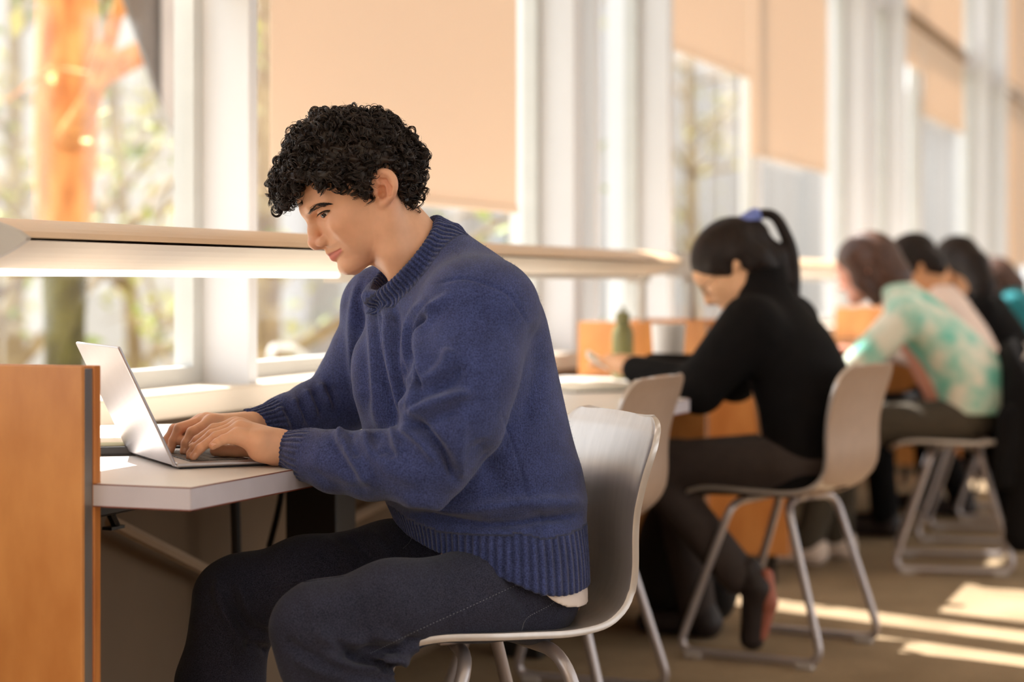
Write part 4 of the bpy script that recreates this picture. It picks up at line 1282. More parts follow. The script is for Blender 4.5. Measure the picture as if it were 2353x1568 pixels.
fs.ell(Q(1100, 700, 3.225), (0.088, 0.080, 0.075), None, 0.05)
fs.ell(Q(890, 700, 3.52), (0.078, 0.07, 0.072), None, 0.05)
fs.chain([Q(1098, 735, 3.205), Q(1072, 860, 3.165), Q(1040, 970, 3.15), Q(990, 1062, 3.145)], [0.082, 0.077, 0.074, 0.062], 0.035)
fs.chain([Q(992, 1066, 3.142), Q(930, 1066, 3.160), Q(850, 1070, 3.185), Q(770, 1062, 3.215), Q(712, 1046, 3.240), Q(672, 1034, 3.256)], [0.057, 0.055, 0.0535, 0.0485, 0.040, 0.0305], 0.018)
fs.chain([Q(680, 1036, 3.254), Q(652, 1033, 3.262)], [0.0300, 0.0285], 0.006)
fs.chain([Q(885, 730, 3.53), Q(845, 830, 3.57), Q(800, 900, 3.585), Q(782, 922, 3.58)], [0.072, 0.066, 0.060, 0.056], 0.03)
fs.chain([Q(782, 922, 3.58), Q(720, 942, 3.545), Q(660, 963, 3.50), Q(615, 972, 3.475)], [0.054, 0.048, 0.041, 0.033], 0.018)
fs.chain([Q(625, 972, 3.478), Q(562, 979, 3.452)], [0.031, 0.0285], 0.006)
for a, b in ((Q(662, 1032, 3.262), Q(630, 1028, 3.264)), (Q(572, 980, 3.456), Q(535, 980, 3.443))):
    fs.cone(a, b, 0.0258, 0.0275, 0.003, 's')
# collar: a standing ring
cu1 = np.array([0.655, 0.0, 0.755]); cu2 = np.array([-0.34, 0.93, 0.0]); cu2 -= cu1 * (cu1 @ cu2); cu2 /= np.linalg.norm(cu2); cnm = np.cross(cu1, cu2)
if cnm[2] < 0: cnm = -cnm
CC = Q(949, 609, 3.372)
def collar(X, Y, Z):
    x, y, z = X - CC[0], Y - CC[1], Z - CC[2]
    p = x * cu1[0] + y * cu1[1] + z * cu1[2]; q = x * cu2[0] + y * cu2[1] + z * cu2[2]; t = x * cnm[0] + y * cnm[1] + z * cnm[2]
    flare = 1 - t * 2.2
    r = np.sqrt((p / (0.087 * flare)) ** 2 + (q / (0.074 * flare)) ** 2)
    rho = (r - 1) * 0.076
    a, b = np.abs(rho) - 0.003, np.abs(t) - 0.020
    return np.sqrt(np.maximum(a, 0) ** 2 + np.maximum(b, 0) ** 2) + np.minimum(np.maximum(a, b), 0) - 0.0055
fs.put(CC - 0.13, CC + 0.13, collar, 0.006)
fs.chain([Q(905, 530, 3.366), Q(960, 606, 3.372), Q(985, 640, 3.376)], [0.060, 0.0635, 0.0635], 0.008, 's')   # neck opening
# hem: cut the lower end along the curve over the lap
hp = np.array([(905, 1200), (940, 1222), (1000, 1243), (1100, 1268), (1180, 1302), (1240, 1329), (1290, 1336), (1340, 1331)], float)
hx, hz = np.array([xcol(p) for p in hp[:, 0]]), np.array([zrow(p) for p in hp[:, 1]])
X_ = fs.ax[0][:, None, None]; Z_ = fs.ax[2][None, None, :]; Y_ = fs.ax[1][None, :, None]
cut = np.interp(X_, hx, hz) - Z_ + 0 * Y_
big = (X_ > xcol(890)) & (Y_ > -9)
fs.F = np.maximum(fs.F, np.where(big, cut, -1).astype(np.float32))
VS, FS = fs.mesh(); del fs, cut, big
VS = relax(VS, FS, 2)
NS = normals(VS, FS)
px, py = topx(VS)
def S(pts, w, a, d0=0, d1=99):
    global VS
    VS = VS + stroke(VS, NS, pts, w * 0.9, a * (1.75 if abs(a) > 0.003 else 1.2), d0, d1)
TORSO, ARM = (3.16, 3.46), (2.9, 3.25)
# chest folds
S([(850, 650), (852, 740), (858, 850), (872, 985)], 9, 0.007)
S([(872, 700), (876, 780), (890, 880), (908, 985)], 9, -0.008)
S([(880, 690), (892, 790), (910, 870), (932, 960)], 8, 0.008)
S([(905, 700), (915, 790), (935, 880)], 9, -0.006)
S([(975, 690), (942, 750), (934, 830), (948, 900)], 8, 0.007)
S([(985, 720), (955, 770), (958, 840), (968, 900)], 6, -0.008)
S([(1030, 680), (985, 722), (966, 775), (972, 850), (955, 915), (938, 950)], 9, 0.009)
S([(830, 640), (812, 720), (812, 830), (830, 960)], 9, 0.005)
S([(825, 700), (832, 800), (842, 950)], 8, -0.005)
# sleeve folds
S([(972, 880), (1020, 845), (1035, 800)], 12, 0.006)
S([(985, 905), (1040, 880), (1060, 840)], 12, -0.006)
S([(938, 958), (985, 932), (1035, 914), (1085, 902)], 10, 0.008)
S([(955, 985), (1005, 962), (1060, 940)], 12, -0.006)
S([(945, 962), (985, 1000), (1025, 1052), (1050, 1105)], 9, -0.010)
S([(925, 975), (965, 1010), (1005, 1060)], 10, 0.006)
S([(1060, 960), (1055, 1040), (1050, 1100)], 14, 0.005)
for x, y, a in ((905, 992, 0.006), (862, 1000, -0.004), (840, 1000, 0.005), (802, 1003, -0.005), (780, 996, 0.007), (885, 1005, -0.004)):
    S([(x, y - 8), (x + 4, y + 22), (x + 20, y + 50)], 9, a)
S([(792, 997), (805, 1045), (835, 1095), (850, 1110)], 10, 0.006)
S([(770, 1010), (785, 1060), (815, 1110)], 11, -0.006)
S([(700, 1080), (770, 1120), (850, 1135)], 14, -0.004)
S([(860, 1030), (900, 1075), (960, 1110)], 18, 0.004)
# far sleeve folds
for x, y in ((640, 955), (672, 935), (702, 915), (735, 900)):
    S([(x, y - 18), (x + 14, y + 8), (x + 24, y + 40)], 6, 0.005, 3.42)
    S([(x + 16, y - 16), (x + 30, y + 10), (x + 40, y + 40)], 6, -0.005, 3.42)
# waist roll and back folds
S([(915, 1140), (985, 1158), (1060, 1170), (1180, 1160), (1330, 1150)], 13, 0.010)
S([(935, 1182), (1010, 1196), (1110, 1207), (1200, 1200), (1250, 1190), (1330, 1186)], 9, -0.010)
S([(1200, 1130), (1280, 1090), (1335, 1070)], 22, 0.005)
S([(1215, 1175), (1280, 1170), (1340, 1150)], 12, 0.004)
S([(1230, 740), (1240, 850), (1200, 980)], 20, -0.005)
S([(1100, 1010), (1130, 1080), (1160, 1140)], 22, -0.006)
VS = relax(VS, FS, 2, 0.55); NS = normals(VS, FS)
# seams
S([(1005, 652), (1066, 640), (1127, 657), (1171, 680), (1216, 747)], 2.6, -0.0026)
S([(1152, 950), (1175, 1010), (1200, 1090), (1218, 1160)], 2.6, -0.0024)
S([(1240, 1172), (1250, 1230)], 2.6, -0.002)
S([(1042, 573), (1060, 600), (1066, 640)], 2.4, -0.0014)
# rib knit on hem, cuffs and collar
ribm = np.zeros(len(VS)); rib = np.zeros(len(VS))
zc = np.interp(VS[:, 0], hx, hz)
band = np.interp(px, [900, 1000, 1100, 1200, 1330], [0.030, 0.036, 0.052, 0.085, 0.100])
m = (VS[:, 2] < zc + band) & (px > 880) & (VS[:, 2] < zrow(1140))
ang = np.arctan2(VS[:, 1] - 3.375, VS[:, 0] - xcol(1126))
ang = np.where(ang > 2.2, ang - 2 * PI, ang)
rib[m] = ang[m] * 92; ribm[m] = 1
for a, b, L in ((Q(652, 1033, 3.262), Q(735, 1050, 3.232), 0.058), (Q(570, 979, 3.455), Q(650, 966, 3.495), 0.06)):
    t = (b - a) / np.linalg.norm(b - a); q = VS - a
    s_ = q @ t; rad = np.linalg.norm(q - s_[:, None] * t, axis=1)
    m = (s_ > -0.035) & (s_ < L) & (rad < 0.055)
    e1 = np.cross(t, [0, 0.3, 1]); e1 /= np.linalg.norm(e1); e2 = np.cross(t, e1)
    an = np.arctan2(q @ e2, q @ e1)
    rib[m] = an[m] * 26; ribm[m] = np.clip((L - s_[m]) / 0.01, 0, 1)
q = VS - CC
pp, qq, tq = q @ cu1, q @ cu2, q @ cnm
m = (np.abs(tq) < 0.0265) & (np.sqrt((pp / 0.087) ** 2 + (qq / 0.074) ** 2) < 1.3)
rib[m] = np.arctan2(qq, pp)[m] * 60; ribm[m] = 1
VS = VS + (np.sin(rib) * ribm * 0.0008)[:, None] * NS
sw = part('sweater', VS, FS, M['knit'], man, MAN)
attr(sw.data, 'rib', rib); attr(sw.data, 'ribmask', ribm)
sw['label'] = 'blue wool sweater with ribbed collar, cuffs and hem'
# loose wool fibres standing off the sweater
tri = rs.randint(0, len(FS), 9000)
P0 = VS[FS[tri]].mean(1); N0 = NS[FS[tri, 0]]
keep = N0[:, 1] < 0.45
P0, N0 = P0[keep], N0[keep]
dirs = N0 * 0.6 + rs.randn(len(P0), 3) * 0.6; dirs /= np.linalg.norm(dirs, axis=1)[:, None]
L_ = (0.0015 + 0.0025 * rs.rand(len(P0)))[:, None]
P1 = P0 + dirs * L_ * 0.6 + N0 * 0.0004; P2 = P1 + (dirs + rs.randn(len(P0), 3) * 0.7) * L_ * 0.5
def ribbons(pts, r, base):                            # triangular tubes through (n, m, 3) points
    n, mm = pts.shape[:2]
    T = np.gradient(pts, axis=1); T /= np.linalg.norm(T, axis=2)[..., None] + 1e-12
    a = np.cross(T, np.array([0.31, 0.52, 0.79])); a /= np.linalg.norm(a, axis=2)[..., None] + 1e-12
    b = np.cross(T, a)
    r = np.asarray(r)[..., None]
    ring = np.stack([pts + r * (math.cos(q) * a + math.sin(q) * b) for q in (0, 2.094, 4.189)], 2)   # n, m, 3 sides, 3
    V = ring.reshape(-1, 3) - base
    i = np.arange(n)[:, None, None] * mm * 3 + np.arange(mm - 1)[None, :, None] * 3
    k = np.arange(3)[None, None, :]; k2 = (k + 1) % 3
    Fq = np.stack([i + k, i + k2, i + 3 + k2, i + 3 + k], -1).reshape(-1, 4)
    return V, Fq
pts = np.stack([P0, P1, P2], 1)
V_, F_ = ribbons(pts, np.broadcast_to(np.array([0.00009, 0.00008, 0.00004]), pts.shape[:2]), MAN)
fz = link('wool_fibres', np_mesh('wool_fibres', V_, F_), M['knit'], man); fz['kind'] = 'stuff'

# ---- jeans
fj = Field(np.array([-0.62, 2.98, 0.06]), np.array([0.13, 3.62, 0.68]), 0.0046)
fj.ell(Q(1205, 1335, 3.37), (0.098, 0.150, 0.102), None, 0.03)
fj.chain([Q(1225, 1372, 3.292), Q(1100, 1366, 3.228), Q(900, 1392, 3.150), Q(735, 1432, 3.115), Q(712, 1446, 3.112)], [0.072, 0.071, 0.067, 0.060, 0.056], 0.03)
fj.chain([Q(712, 1446, 3.112), Q(740, 1520, 3.118), Q(800, 1610, 3.13), Q(850, 1800, 3.17), Q(880, 1960, 3.2)], [0.054, 0.060, 0.072, 0.070, 0.066], 0.03)
fj.chain([Q(1140, 1318, 3.46), Q(900, 1290, 3.46), Q(700, 1322, 3.44), Q(560, 1362, 3.43), Q(530, 1376, 3.43)], [0.080, 0.066, 0.062, 0.060, 0.058], 0.03)
fj.chain([Q(530, 1376, 3.43), Q(528, 1460, 3.435), Q(506, 1570, 3.44), Q(480, 1780, 3.45), Q(470, 1960, 3.46)], [0.058, 0.064, 0.071, 0.070, 0.068], 0.03)
fj.ell(Q(590, 1462, 3.43), (0.024, 0.04, 0.016), None, 0.02)
fj.ell(Q(900, 1500, 3.12), (0.03, 0.04, 0.02), None, 0.025)
VJ, FJ = fj.mesh(); del fj
VJ = relax(VJ, FJ, 2); NJ = normals(VJ, FJ)
def S2(pts, w, a, d0=0, d1=99):
    global VJ
    VJ = VJ + stroke(VJ, NJ, pts, w, a * 1.7, d0, d1)
NEAR, FAR = (0, 3.26), (3.3, 99)
S2([(800, 1485), (870, 1510), (940, 1520)], 9, 0.008, *NEAR); S2([(790, 1505), (860, 1530), (940, 1540)], 8, -0.010, *NEAR)
S2([(720, 1450), (780, 1480), (850, 1470)], 12, 0.007, *NEAR); S2([(735, 1500), (800, 1530), (880, 1545), (930, 1540)], 8, 0.008, *NEAR)
S2([(760, 1470), (830, 1500), (900, 1490), (960, 1470)], 9, -0.009, *NEAR)
S2([(860, 1455), (930, 1480), (960, 1490)], 10, 0.006, *NEAR)
S2([(655, 1470), (690, 1500), (760, 1520)], 10, -0.005, *NEAR); S2([(670, 1500), (730, 1540), (800, 1560)], 10, 0.005, *NEAR)
S2([(820, 1520), (880, 1500), (930, 1505)], 6, -0.006, *NEAR); S2([(840, 1545), (890, 1525), (935, 1530)], 6, 0.006, *NEAR)
S2([(700, 1400), (760, 1390), (860, 1350)], 22, 0.004, *NEAR)
S2([(1240, 1340), (1160, 1360), (1080, 1365)], 14, -0.002, *NEAR); S2([(1130, 1300), (1180, 1350), (1215, 1410)], 9, -0.003, *NEAR)
S2([(500, 1330), (508, 1390), (540, 1450), (560, 1500)], 9, 0.006, *FAR); S2([(535, 1360), (545, 1420), (590, 1465)], 9, -0.007, *FAR)
S2([(545, 1345), (580, 1410), (620, 1440)], 9, 0.006, *FAR); S2([(560, 1480), (600, 1490), (620, 1500)], 8, -0.006, *FAR)
S2([(740, 1240), (790, 1280), (820, 1330)], 10, 0.005, *FAR); S2([(800, 1230), (840, 1270), (880, 1310)], 9, -0.005, *FAR)
S2([(850, 1222), (900, 1270), (930, 1290)], 9, 0.005, *FAR)
VJ = relax(VJ, FJ, 1)
jeans = part('jeans', VJ, FJ, M['denim'], man, MAN); jeans['label'] = 'dark indigo jeans'
jc = Caster(VJ, FJ)
def seam(pts, r=0.0006, dash=None, m=None):
    L = jc.line(pts, 0.0004, 26 if dash else 12)
    if len(L) < 3: return
    mb = MB()
    if dash:
        for i in range(0, len(L) - 2, 2): mb.tube([L[i], L[i] * 0.35 + L[i + 1] * 0.65], r, 5)
    else: mb.tube(L, r, 6)
    mbpart('seam', mb, m or M['stitch'], man, MAN)
seam([(1240, 1322), (1180, 1348), (1090, 1390), (990, 1435), (900, 1478), (845, 1505)], 0.0005, True)
seam([(1284, 1350), (1272, 1385), (1212, 1420), (1198, 1450)], 0.0006, True)
seam([(948, 1232), (940, 1248), (925, 1262)], 0.0005, True)
seam([(560, 1390), (600, 1358), (690, 1340), (790, 1325)], 0.0007, None, M['denim'])
seam([(540, 1440), (538, 1500), (525, 1566)], 0.0007, None, M['denim'])
# T-shirt hem showing below the sweater at the back
ft = Field(Q(1150, 1400, 3.37) + np.array([0, -0.24, 0]), Q(1345, 1290, 3.37) + np.array([0, 0.24, 0]), 0.0036)
ft.loft([zrow(y) for y in (1395, 1340, 1290)], [xcol(p) for p in (1168, 1158, 1150)], [3.375] * 3, [0.195] * 3, [0.1215, 0.126, 0.128], [LT] * 3, 0.01)
hx2, hz2 = np.array([xcol(p) for p in (1222, 1240, 1268, 1300, 1325)]), np.array([zrow(p) for p in (1290, 1322, 1346, 1363, 1366)])
ft.F = np.maximum(ft.F, (np.interp(ft.ax[0][:, None, None], hx2, hz2) - ft.ax[2][None, None, :] + 0 * ft.ax[1][None, :, None]).astype(np.float32))
VT, FT = ft.mesh(); del ft
part('t_shirt', relax(VT, FT, 1), FT, M['tee'], man, MAN)['label'] = 'white T-shirt hem below the sweater'
# shoes (below the frame)
M['shoe'] = mat('shoe', lin((60, 54, 50)), 0.6, var=0.1)
for c, d in ((Q(880, 1985, 3.2), 0), (Q(470, 1985, 3.46), 1)):
    f_ = Field(c + np.array([-0.26, -0.12, -0.3]), c + np.array([0.1, 0.12, 0.12]), 0.006)
    zf = 0.03
    a = np.array([c[0] + 0.03, c[1], zf + 0.015]); b = np.array([c[0] - 0.16, c[1] - 0.05, zf])
    f_.chain([a + np.array([0, 0, 0.05]), a, b], [0.042, 0.045, 0.036], 0.03)
    f_.F = np.maximum(f_.F, (0.002 - f_.ax[2][None, None, :] + 0 * f_.ax[0][:, None, None] + 0 * f_.ax[1][None, :, None]).astype(np.float32))
    V_, F_ = f_.mesh()
    part('shoe', V_, F_, M['shoe'], man, MAN)

# ---- curly hair
outl = [(633, 492), (618, 462), (611, 425), (617, 388), (634, 362), (648, 338), (658, 310), (674, 284), (705, 260), (730, 247), (770, 248), (805, 238), (850, 243), (885, 246),
        (915, 268), (940, 292), (965, 312), (978, 335), (988, 362), (984, 395), (986, 425), (974, 452), (966, 480)]
lowc = [(950, 560), (760, 600), (690, 560), (640, 520)]
hairl = [(966, 482), (948, 482), (926, 476), (906, 452), (902, 405), (880, 386), (862, 392), (850, 420), (838, 448), (829, 468), (814, 452), (806, 436), (778, 431), (732, 430), (700, 424), (681, 432),
         (684, 455), (668, 462), (660, 478), (645, 489)]
def to_uv(p):
    q = Q(p[0], p[1], 3.36) - HO
    return np.array([q @ HR[0], q @ HR[1]])
def polysd(U, V, poly):                               # signed distance to polygon, negative inside
    d = np.full(U.shape, 1e9); ins = np.zeros(U.shape, bool)
    n = len(poly)
    for i in range(n):
        a, b = poly[i], poly[(i + 1) % n]
        e = b - a; w = np.stack([U - a[0], V - a[1]])
        t = np.clip((w[0] * e[0] + w[1] * e[1]) / (e @ e), 0, 1)
        d = np.minimum(d, (w[0] - t * e[0]) ** 2 + (w[1] - t * e[1]) ** 2)
        c = ((a[1] > V) != (b[1] > V)) & (U < (b[0] - a[0]) * (V - a[1]) / (b[1] - a[1] + 1e-12) + a[0])
        ins ^= c
    d = np.sqrt(d)
    return np.where(ins, -d, d)
PO = [to_uv(p) for p in outl + lowc]; PM = [to_uv(p) for p in outl + hairl]
fhc = Field(np.array([-0.14, -0.09, -0.105]), np.array([0.19, 0.19, 0.105]), 0.0032)
U_, V2 = np.meshgrid(fhc.ax[0], fhc.ax[1], indexing='ij')
so = polysd(U_, V2, PO); sm_ = polysd(U_, V2, PM)
q = np.clip((-so - 0.012) / 0.085, 0, 1)
Wd = 0.084 * np.sqrt(np.maximum(1 - (1 - q) ** 2.0, 0))
Wd = np.where(-so - 0.012 > 0, Wd, -0.01)
fhc.F = np.maximum(np.abs(fhc.ax[2])[None, None, :] - Wd[:, :, None], (sm_ + 0.004)[:, :, None]).astype(np.float32)
fhc.F = np.maximum(fhc.F, (so + 0.012)[:, :, None].astype(np.float32))
VC, FC = fhc.mesh(); del fhc
VC = relax(VC, FC, 3)
NC = normals(VC, FC)
lump = sum(np.sin(VC @ k + p) for k, p in zip(np.random.RandomState(2).randn(7, 3) * 260, range(7))) / 7
VC = VC + NC * (lump * 0.0065)[:, None]
NC = normals(VC, FC)
VCc = HO + VC @ HR; NCc = NC @ HR
hcap = part('hair', VCc, FC, M['hair'], man, MAN); hcap['label'] = 'short curly black hair'
rs = np.random.RandomState(11)
def curls(n, rc0, rc1, l0, l1, t0, t1, w0, w1, out0, out1, name, mpt=24, grav=0.45):
    fi = rs.randint(0, len(FC), n)
    root = VCc[FC[fi]].mean(1) + rs.randn(n, 3) * 0.0012; nr = NCc[FC[fi, 0]]
    lr = (root - HO) @ HR.T
    ok = ((np.abs(lr[:, 2]) > 0.02) | (lr[:, 1] > 0.0)) & (nr[:, 1] < 0.75)
    root, nr = root[ok], nr[ok]; n = len(root)
    tg = rs.randn(n, 3); tg -= nr * (tg * nr).sum(1)[:, None]; tg /= np.linalg.norm(tg, axis=1)[:, None]
    ax = nr * (out0 + (out1 - out0) * rs.rand(n))[:, None] + tg + np.array([0, 0, -grav]); ax /= np.linalg.norm(ax, axis=1)[:, None]
    e1 = np.cross(ax, rs.randn(n, 3)); e1 /= np.linalg.norm(e1, axis=1)[:, None]; e2 = np.cross(ax, e1)
    t = np.linspace(0, 1, mpt)[None, :]
    U = lambda a, b: (a + (b - a) * rs.rand(n))[:, None]
    turns, rc, ln, ph = U(t0, t1), U(rc0, rc1), U(l0, l1), 2 * PI * rs.rand(n)[:, None]
    rad = rc * (0.7 + 0.4 * t)
    pts = root[:, None, :] + nr[:, None, :] * (0.0035 * np.sin(PI * t) - 0.0005)[..., None] + ax[:, None, :] * (ln * (t - 0.3))[..., None] \
        + e1[:, None, :] * (rad * np.cos(ph + turns * 2 * PI * t))[..., None] + e2[:, None, :] * (rad * np.sin(ph + turns * 2 * PI * t))[..., None]
    rr = U(w0, w1) * (1 - 0.75 * t ** 3)
    V_, F_ = ribbons(pts, rr, MAN)
    o = link(name, np_mesh(name, V_, F_), M['hair'], hcap); o['kind'] = 'stuff'
def locks(n, k, name):                               # ringlets: bundles of strands that share one helix
    global rs
    fi = rs.randint(0, len(FC), n)
    root = VCc[FC[fi]].mean(1); nr = NCc[FC[fi, 0]]
    lr = (root - HO) @ HR.T
    ok = ((np.abs(lr[:, 2]) > 0.02) | (lr[:, 1] > 0.0)) & (nr[:, 1] < 0.6)
    root, nr = root[ok], nr[ok]; n = len(root)
    root = root + nr * (rs.rand(n) ** 2 * 0.006)[:, None]
    tg = rs.randn(n, 3); tg -= nr * (tg * nr).sum(1)[:, None]; tg /= np.linalg.norm(tg, axis=1)[:, None]
    ax = nr * (0.55 * rs.rand(n))[:, None] + tg + np.array([0, 0, -0.5]); ax /= np.linalg.norm(ax, axis=1)[:, None]
    e1 = np.cross(ax, rs.randn(n, 3)); e1 /= np.linalg.norm(e1, axis=1)[:, None]; e2 = np.cross(ax, e1)
    U = lambda a, b: a + (b - a) * rs.rand(n)
    turns, rc, ln, ph = U(0.9, 2.0), U(0.0055, 0.0105), U(0.008, 0.022), U(0, 2 * PI)
    R_ = lambda v: np.repeat(v, k, axis=0)
    root, nr, ax, e1, e2, turns, rc, ln, ph = map(R_, (root, nr, ax, e1, e2, turns, rc, ln, ph))
    m = n * k
    root = root + rs.randn(m, 3) * 0.0010; rc = rc * (1 + 0.13 * rs.randn(m)); ph = ph + 0.16 * rs.randn(m); turns = turns * (1 + 0.04 * rs.randn(m))
    t = np.linspace(0, 1, 26)[None, :]
    rad = rc[:, None] * (0.65 + 0.45 * t)
    an = ph[:, None] + turns[:, None] * 2 * PI * t
    pts = root[:, None, :] + nr[:, None, :] * (0.004 * np.sin(PI * t))[..., None] + ax[:, None, :] * (ln[:, None] * (t - 0.3))[..., None] \
        + e1[:, None, :] * (rad * np.cos(an))[..., None] + e2[:, None, :] * (rad * np.sin(an))[..., None]
    rr = (0.00035 + 0.00045 * rs.rand(m))[:, None] * (1 - 0.7 * t ** 3)
    V_, F_ = ribbons(pts, rr, MAN)
    o = link(name, np_mesh(name, V_, F_), M['hair'], hcap); o['kind'] = 'stuff'
locks(620, 10, 'curls')
curls(1500, 0.0042, 0.0088, 0.006, 0.018, 1.0, 2.4, 0.0008, 0.0013, 0.1, 0.7, 'short_curls', 24)
curls(700, 0.003, 0.009, 0.012, 0.030, 0.4, 1.2, 0.00016, 0.0003, 0.6, 1.8, 'flyaway_hair', 12, 0.1)

# ------------------------------------------------------------------ the other readers
def plain_skin(name, c): return mat(name, c, 0.5, var=0.03, vscale=40, sss=0.08)
M['skin_b'] = plain_skin('skin_light', lin((232, 178, 136)))
M['skin_c'] = plain_skin('skin_pink', lin((222, 158, 136)))
M['skin_d'] = plain_skin('skin_tan', lin((206, 148, 104)))
M['black_cloth'] = mat('black_cloth', lin((17, 15, 15)), 0.95, spec=0.2, var=0.15, vscale=30)
M['grey_trouser'] = mat('grey_trouser', lin((62, 52, 48)), 0.9, var=0.08, vscale=30)
M['olive_trouser'] = mat('olive_trouser', lin((74, 66, 54)), 0.9, var=0.08, vscale=30)
M['tie_dye'] = mat('tie_dye', lin((236, 234, 216)), 0.9, vscale=8, c2=lin((128, 206, 186)), detail=3)
for n_ in M['tie_dye'].node_tree.nodes:
    if n_.type == 'VALTORGB': n_.color_ramp.elements[0].position, n_.color_ramp.elements[1].position = 0.41, 0.64
M['pale_shirt'] = mat('pale_shirt', lin((238, 214, 200)), 0.9, var=0.02)
M['hair_black'] = mat('hair_black', lin((30, 21, 18)), 0.55, spec=0.25, var=0.2, vscale=60, stretch=(1, 1, 0.2))
M['hair_brown'] = mat('hair_brown', lin((76, 48, 36)), 0.45, var=0.2, vscale=60, stretch=(1, 1, 0.2))
M['scrunchie'] = mat('scrunchie', lin((120, 136, 206)), 0.8, var=0.1, vscale=90)
M['sneaker'] = mat('sneaker', lin((226, 206, 190)), 0.7, var=0.05)
M['shoe_dark'] = mat('shoe_dark', lin((40, 30, 28)), 0.6, var=0.1)
M['shoe_sole'] = mat('shoe_sole', lin((176, 104, 84)), 0.6, var=0.1)
M['wire'] = mat('wire_frame', lin((90, 70, 50)), 0.3, metal=0.8)

def clipz(f, z0):
    f.F = np.maximum(f.F, (z0 - f.ax[2][None, None, :] + 0 * f.ax[0][:, None, None] + 0 * f.ax[1][None, :, None]).astype(np.float32))

def reader(hx, hd, fw, lean, head, arms, legs, mats, label, h=0.0075, torso=None, hair=None, shoes=True, sc=1.0, neck_r=0.05, bulk=1.0):
    """seated figure; hip centre (hx, hd) in the camera frame, facing fw; points given as (forward, own-left, height)"""
    fw = np.array([fw[0], fw[1], 0.0]); fw /= np.linalg.norm(fw)
    lf = np.array([fw[1] * -1, fw[0], 0.0])           # own left
    base = np.array([hx, hd, 0.0])
    def L(f, l, z): return base + f * fw + l * lf + np.array([0, 0, z])
    root = empty('person', W(base), PHI, label=label, cat='person')
    a = math.atan2(fw[1], fw[0])
    lo, hi = base + np.array([-0.85, -0.62, -0.01]), base + np.array([0.45, 0.62, 1.32])
    # upper garment
    f = Field(lo, hi, h)
    T = torso or [(0.47, -0.02, 0.165, 0.125), (0.58, -0.03, 0.155, 0.120), (0.72, lean * 0.25, 0.160, 0.125), (0.84, lean * 0.65, 0.175, 0.120), (0.92, lean * 0.9, 0.160, 0.098), (0.975, lean * 1.02, 0.095, 0.07), (1.01, lean * 1.08, 0.05, 0.045)]
    P = [L(t[1], 0, t[0]) for t in T]
    f.loft([t[0] for t in T], [p[0] for p in P], [p[1] for p in P], [t[2] for t in T], [t[3] for t in T], [a] * len(T), 0.03)
    hands = []
    for sgn, (el, wr, sl) in zip((1, -1), arms):
        sh = L(lean * 0.85, 0.165 * sgn, 0.905)
        e, w = L(*el), L(*wr)
        f.chain([sh, e], [0.068 * bulk, 0.055 * bulk], 0.05)
        if sl: f.chain([e, e * 0.15 + w * 0.85], [0.053 * bulk, 0.040], 0.02)
        hands.append((e, w))
    V, F_ = f.mesh(); part('top', relax(V, F_, 2), F_, mats['top'], root, base)
    # trousers
    f = Field(lo, hi - np.array([0, 0, 0.6]), h)
    f.ell(L(-0.01, 0, 0.53), (0.13, 0.165, 0.085), None, 0.03)
    for sgn, (kn, an) in zip((1, -1), legs):
        f.chain([L(0.0, 0.085 * sgn, 0.525), L(*kn)], [0.085, 0.066], 0.03)
        f.chain([L(*kn), L(*an)], [0.064, 0.055], 0.03)
    clipz(f, 0.03)
    V, F_ = f.mesh(); part('trousers', relax(V, F_, 2), F_, mats['legs'], root, base)
    # head, neck, hands
    hf, hl, hz, pitch, yaw = head
    O = L(hf, hl, hz)
    f0 = math.atan2(-fw[1], -fw[0])                   # turn of the body away from image-left
    R = head_axes(math.radians(pitch), math.radians(yaw) + f0)
    f = Field(lo, hi, 0.005)
    add_head(f, O, R, sc, False)
    f.chain([O + sc * (-0.01 * R[0] - 0.01 * R[1]), L(lean * 1.05, 0, 0.95)], [neck_r, neck_r + 0.008], 0.02)
    for w in (-1, 1):
        f.ell(O + sc * (-0.008 * R[0] + 0.004 * R[1] + 0.074 * w * R[2]), (0.011, 0.008, 0.024), None, 0.006)
    for e, w in hands:
        d = (w - e) / np.linalg.norm(w - e)
        f.chain([e, e * 0.2 + w * 0.8, w], [0.036, 0.028, 0.024], 0.01)
        s_ = np.cross(d, [0, 0, 1.0]); s_ /= np.linalg.norm(s_)
        f.chain([w, w + d * 0.06], [0.026, 0.024], 0.01)
        for q in (-1.5, -0.5, 0.5, 1.5):
            b0 = w + d * 0.065 + s_ * q * 0.016; b1 = b0 + d * 0.035 + np.array([0, 0, -0.004]); b2 = b1 + d * 0.02 + np.array([0, 0, -0.018])
            f.chain([b0, b1, b2], [0.0095, 0.0085, 0.0075], 0.006)
        b0 = w + d * 0.02 - s_ * 0.025 * np.sign((s_ @ lf) + 1e-6); 
        f.chain([b0, b0 + d * 0.045 + np.array([0, 0, -0.008])], [0.012, 0.009], 0.008)
    f.chain([L(lean * 1.05, 0, 0.95), L(lean * 0.7, 0, 0.84), L(0, 0, 0.56)], [0.055, 0.08, 0.09], 0.03)
    for sgn, (el, wr, sl) in zip((1, -1), arms):
        f.chain([L(lean * 0.8, 0, 0.88), L(lean * 0.85, 0.15 * sgn, 0.89), L(*el), L(*el) * 0.5 + L(*wr) * 0.5], [0.045, 0.042, 0.034, 0.030], 0.02)
    V, F_ = f.mesh(); V = relax(V, F_, 2)
    bd = part('body', V, F_, mats['skin'], root, base)
    # hair
    f = Field(O - 0.34, O + 0.30, 0.005)
    H = lambda u, v, w: O + sc * (u * R[0] + v * R[1] + w * R[2])
    f.ell(H(0.010, 0.055, 0), [x * sc for x in (0.112, 0.094, 0.087)], R, 0.01)
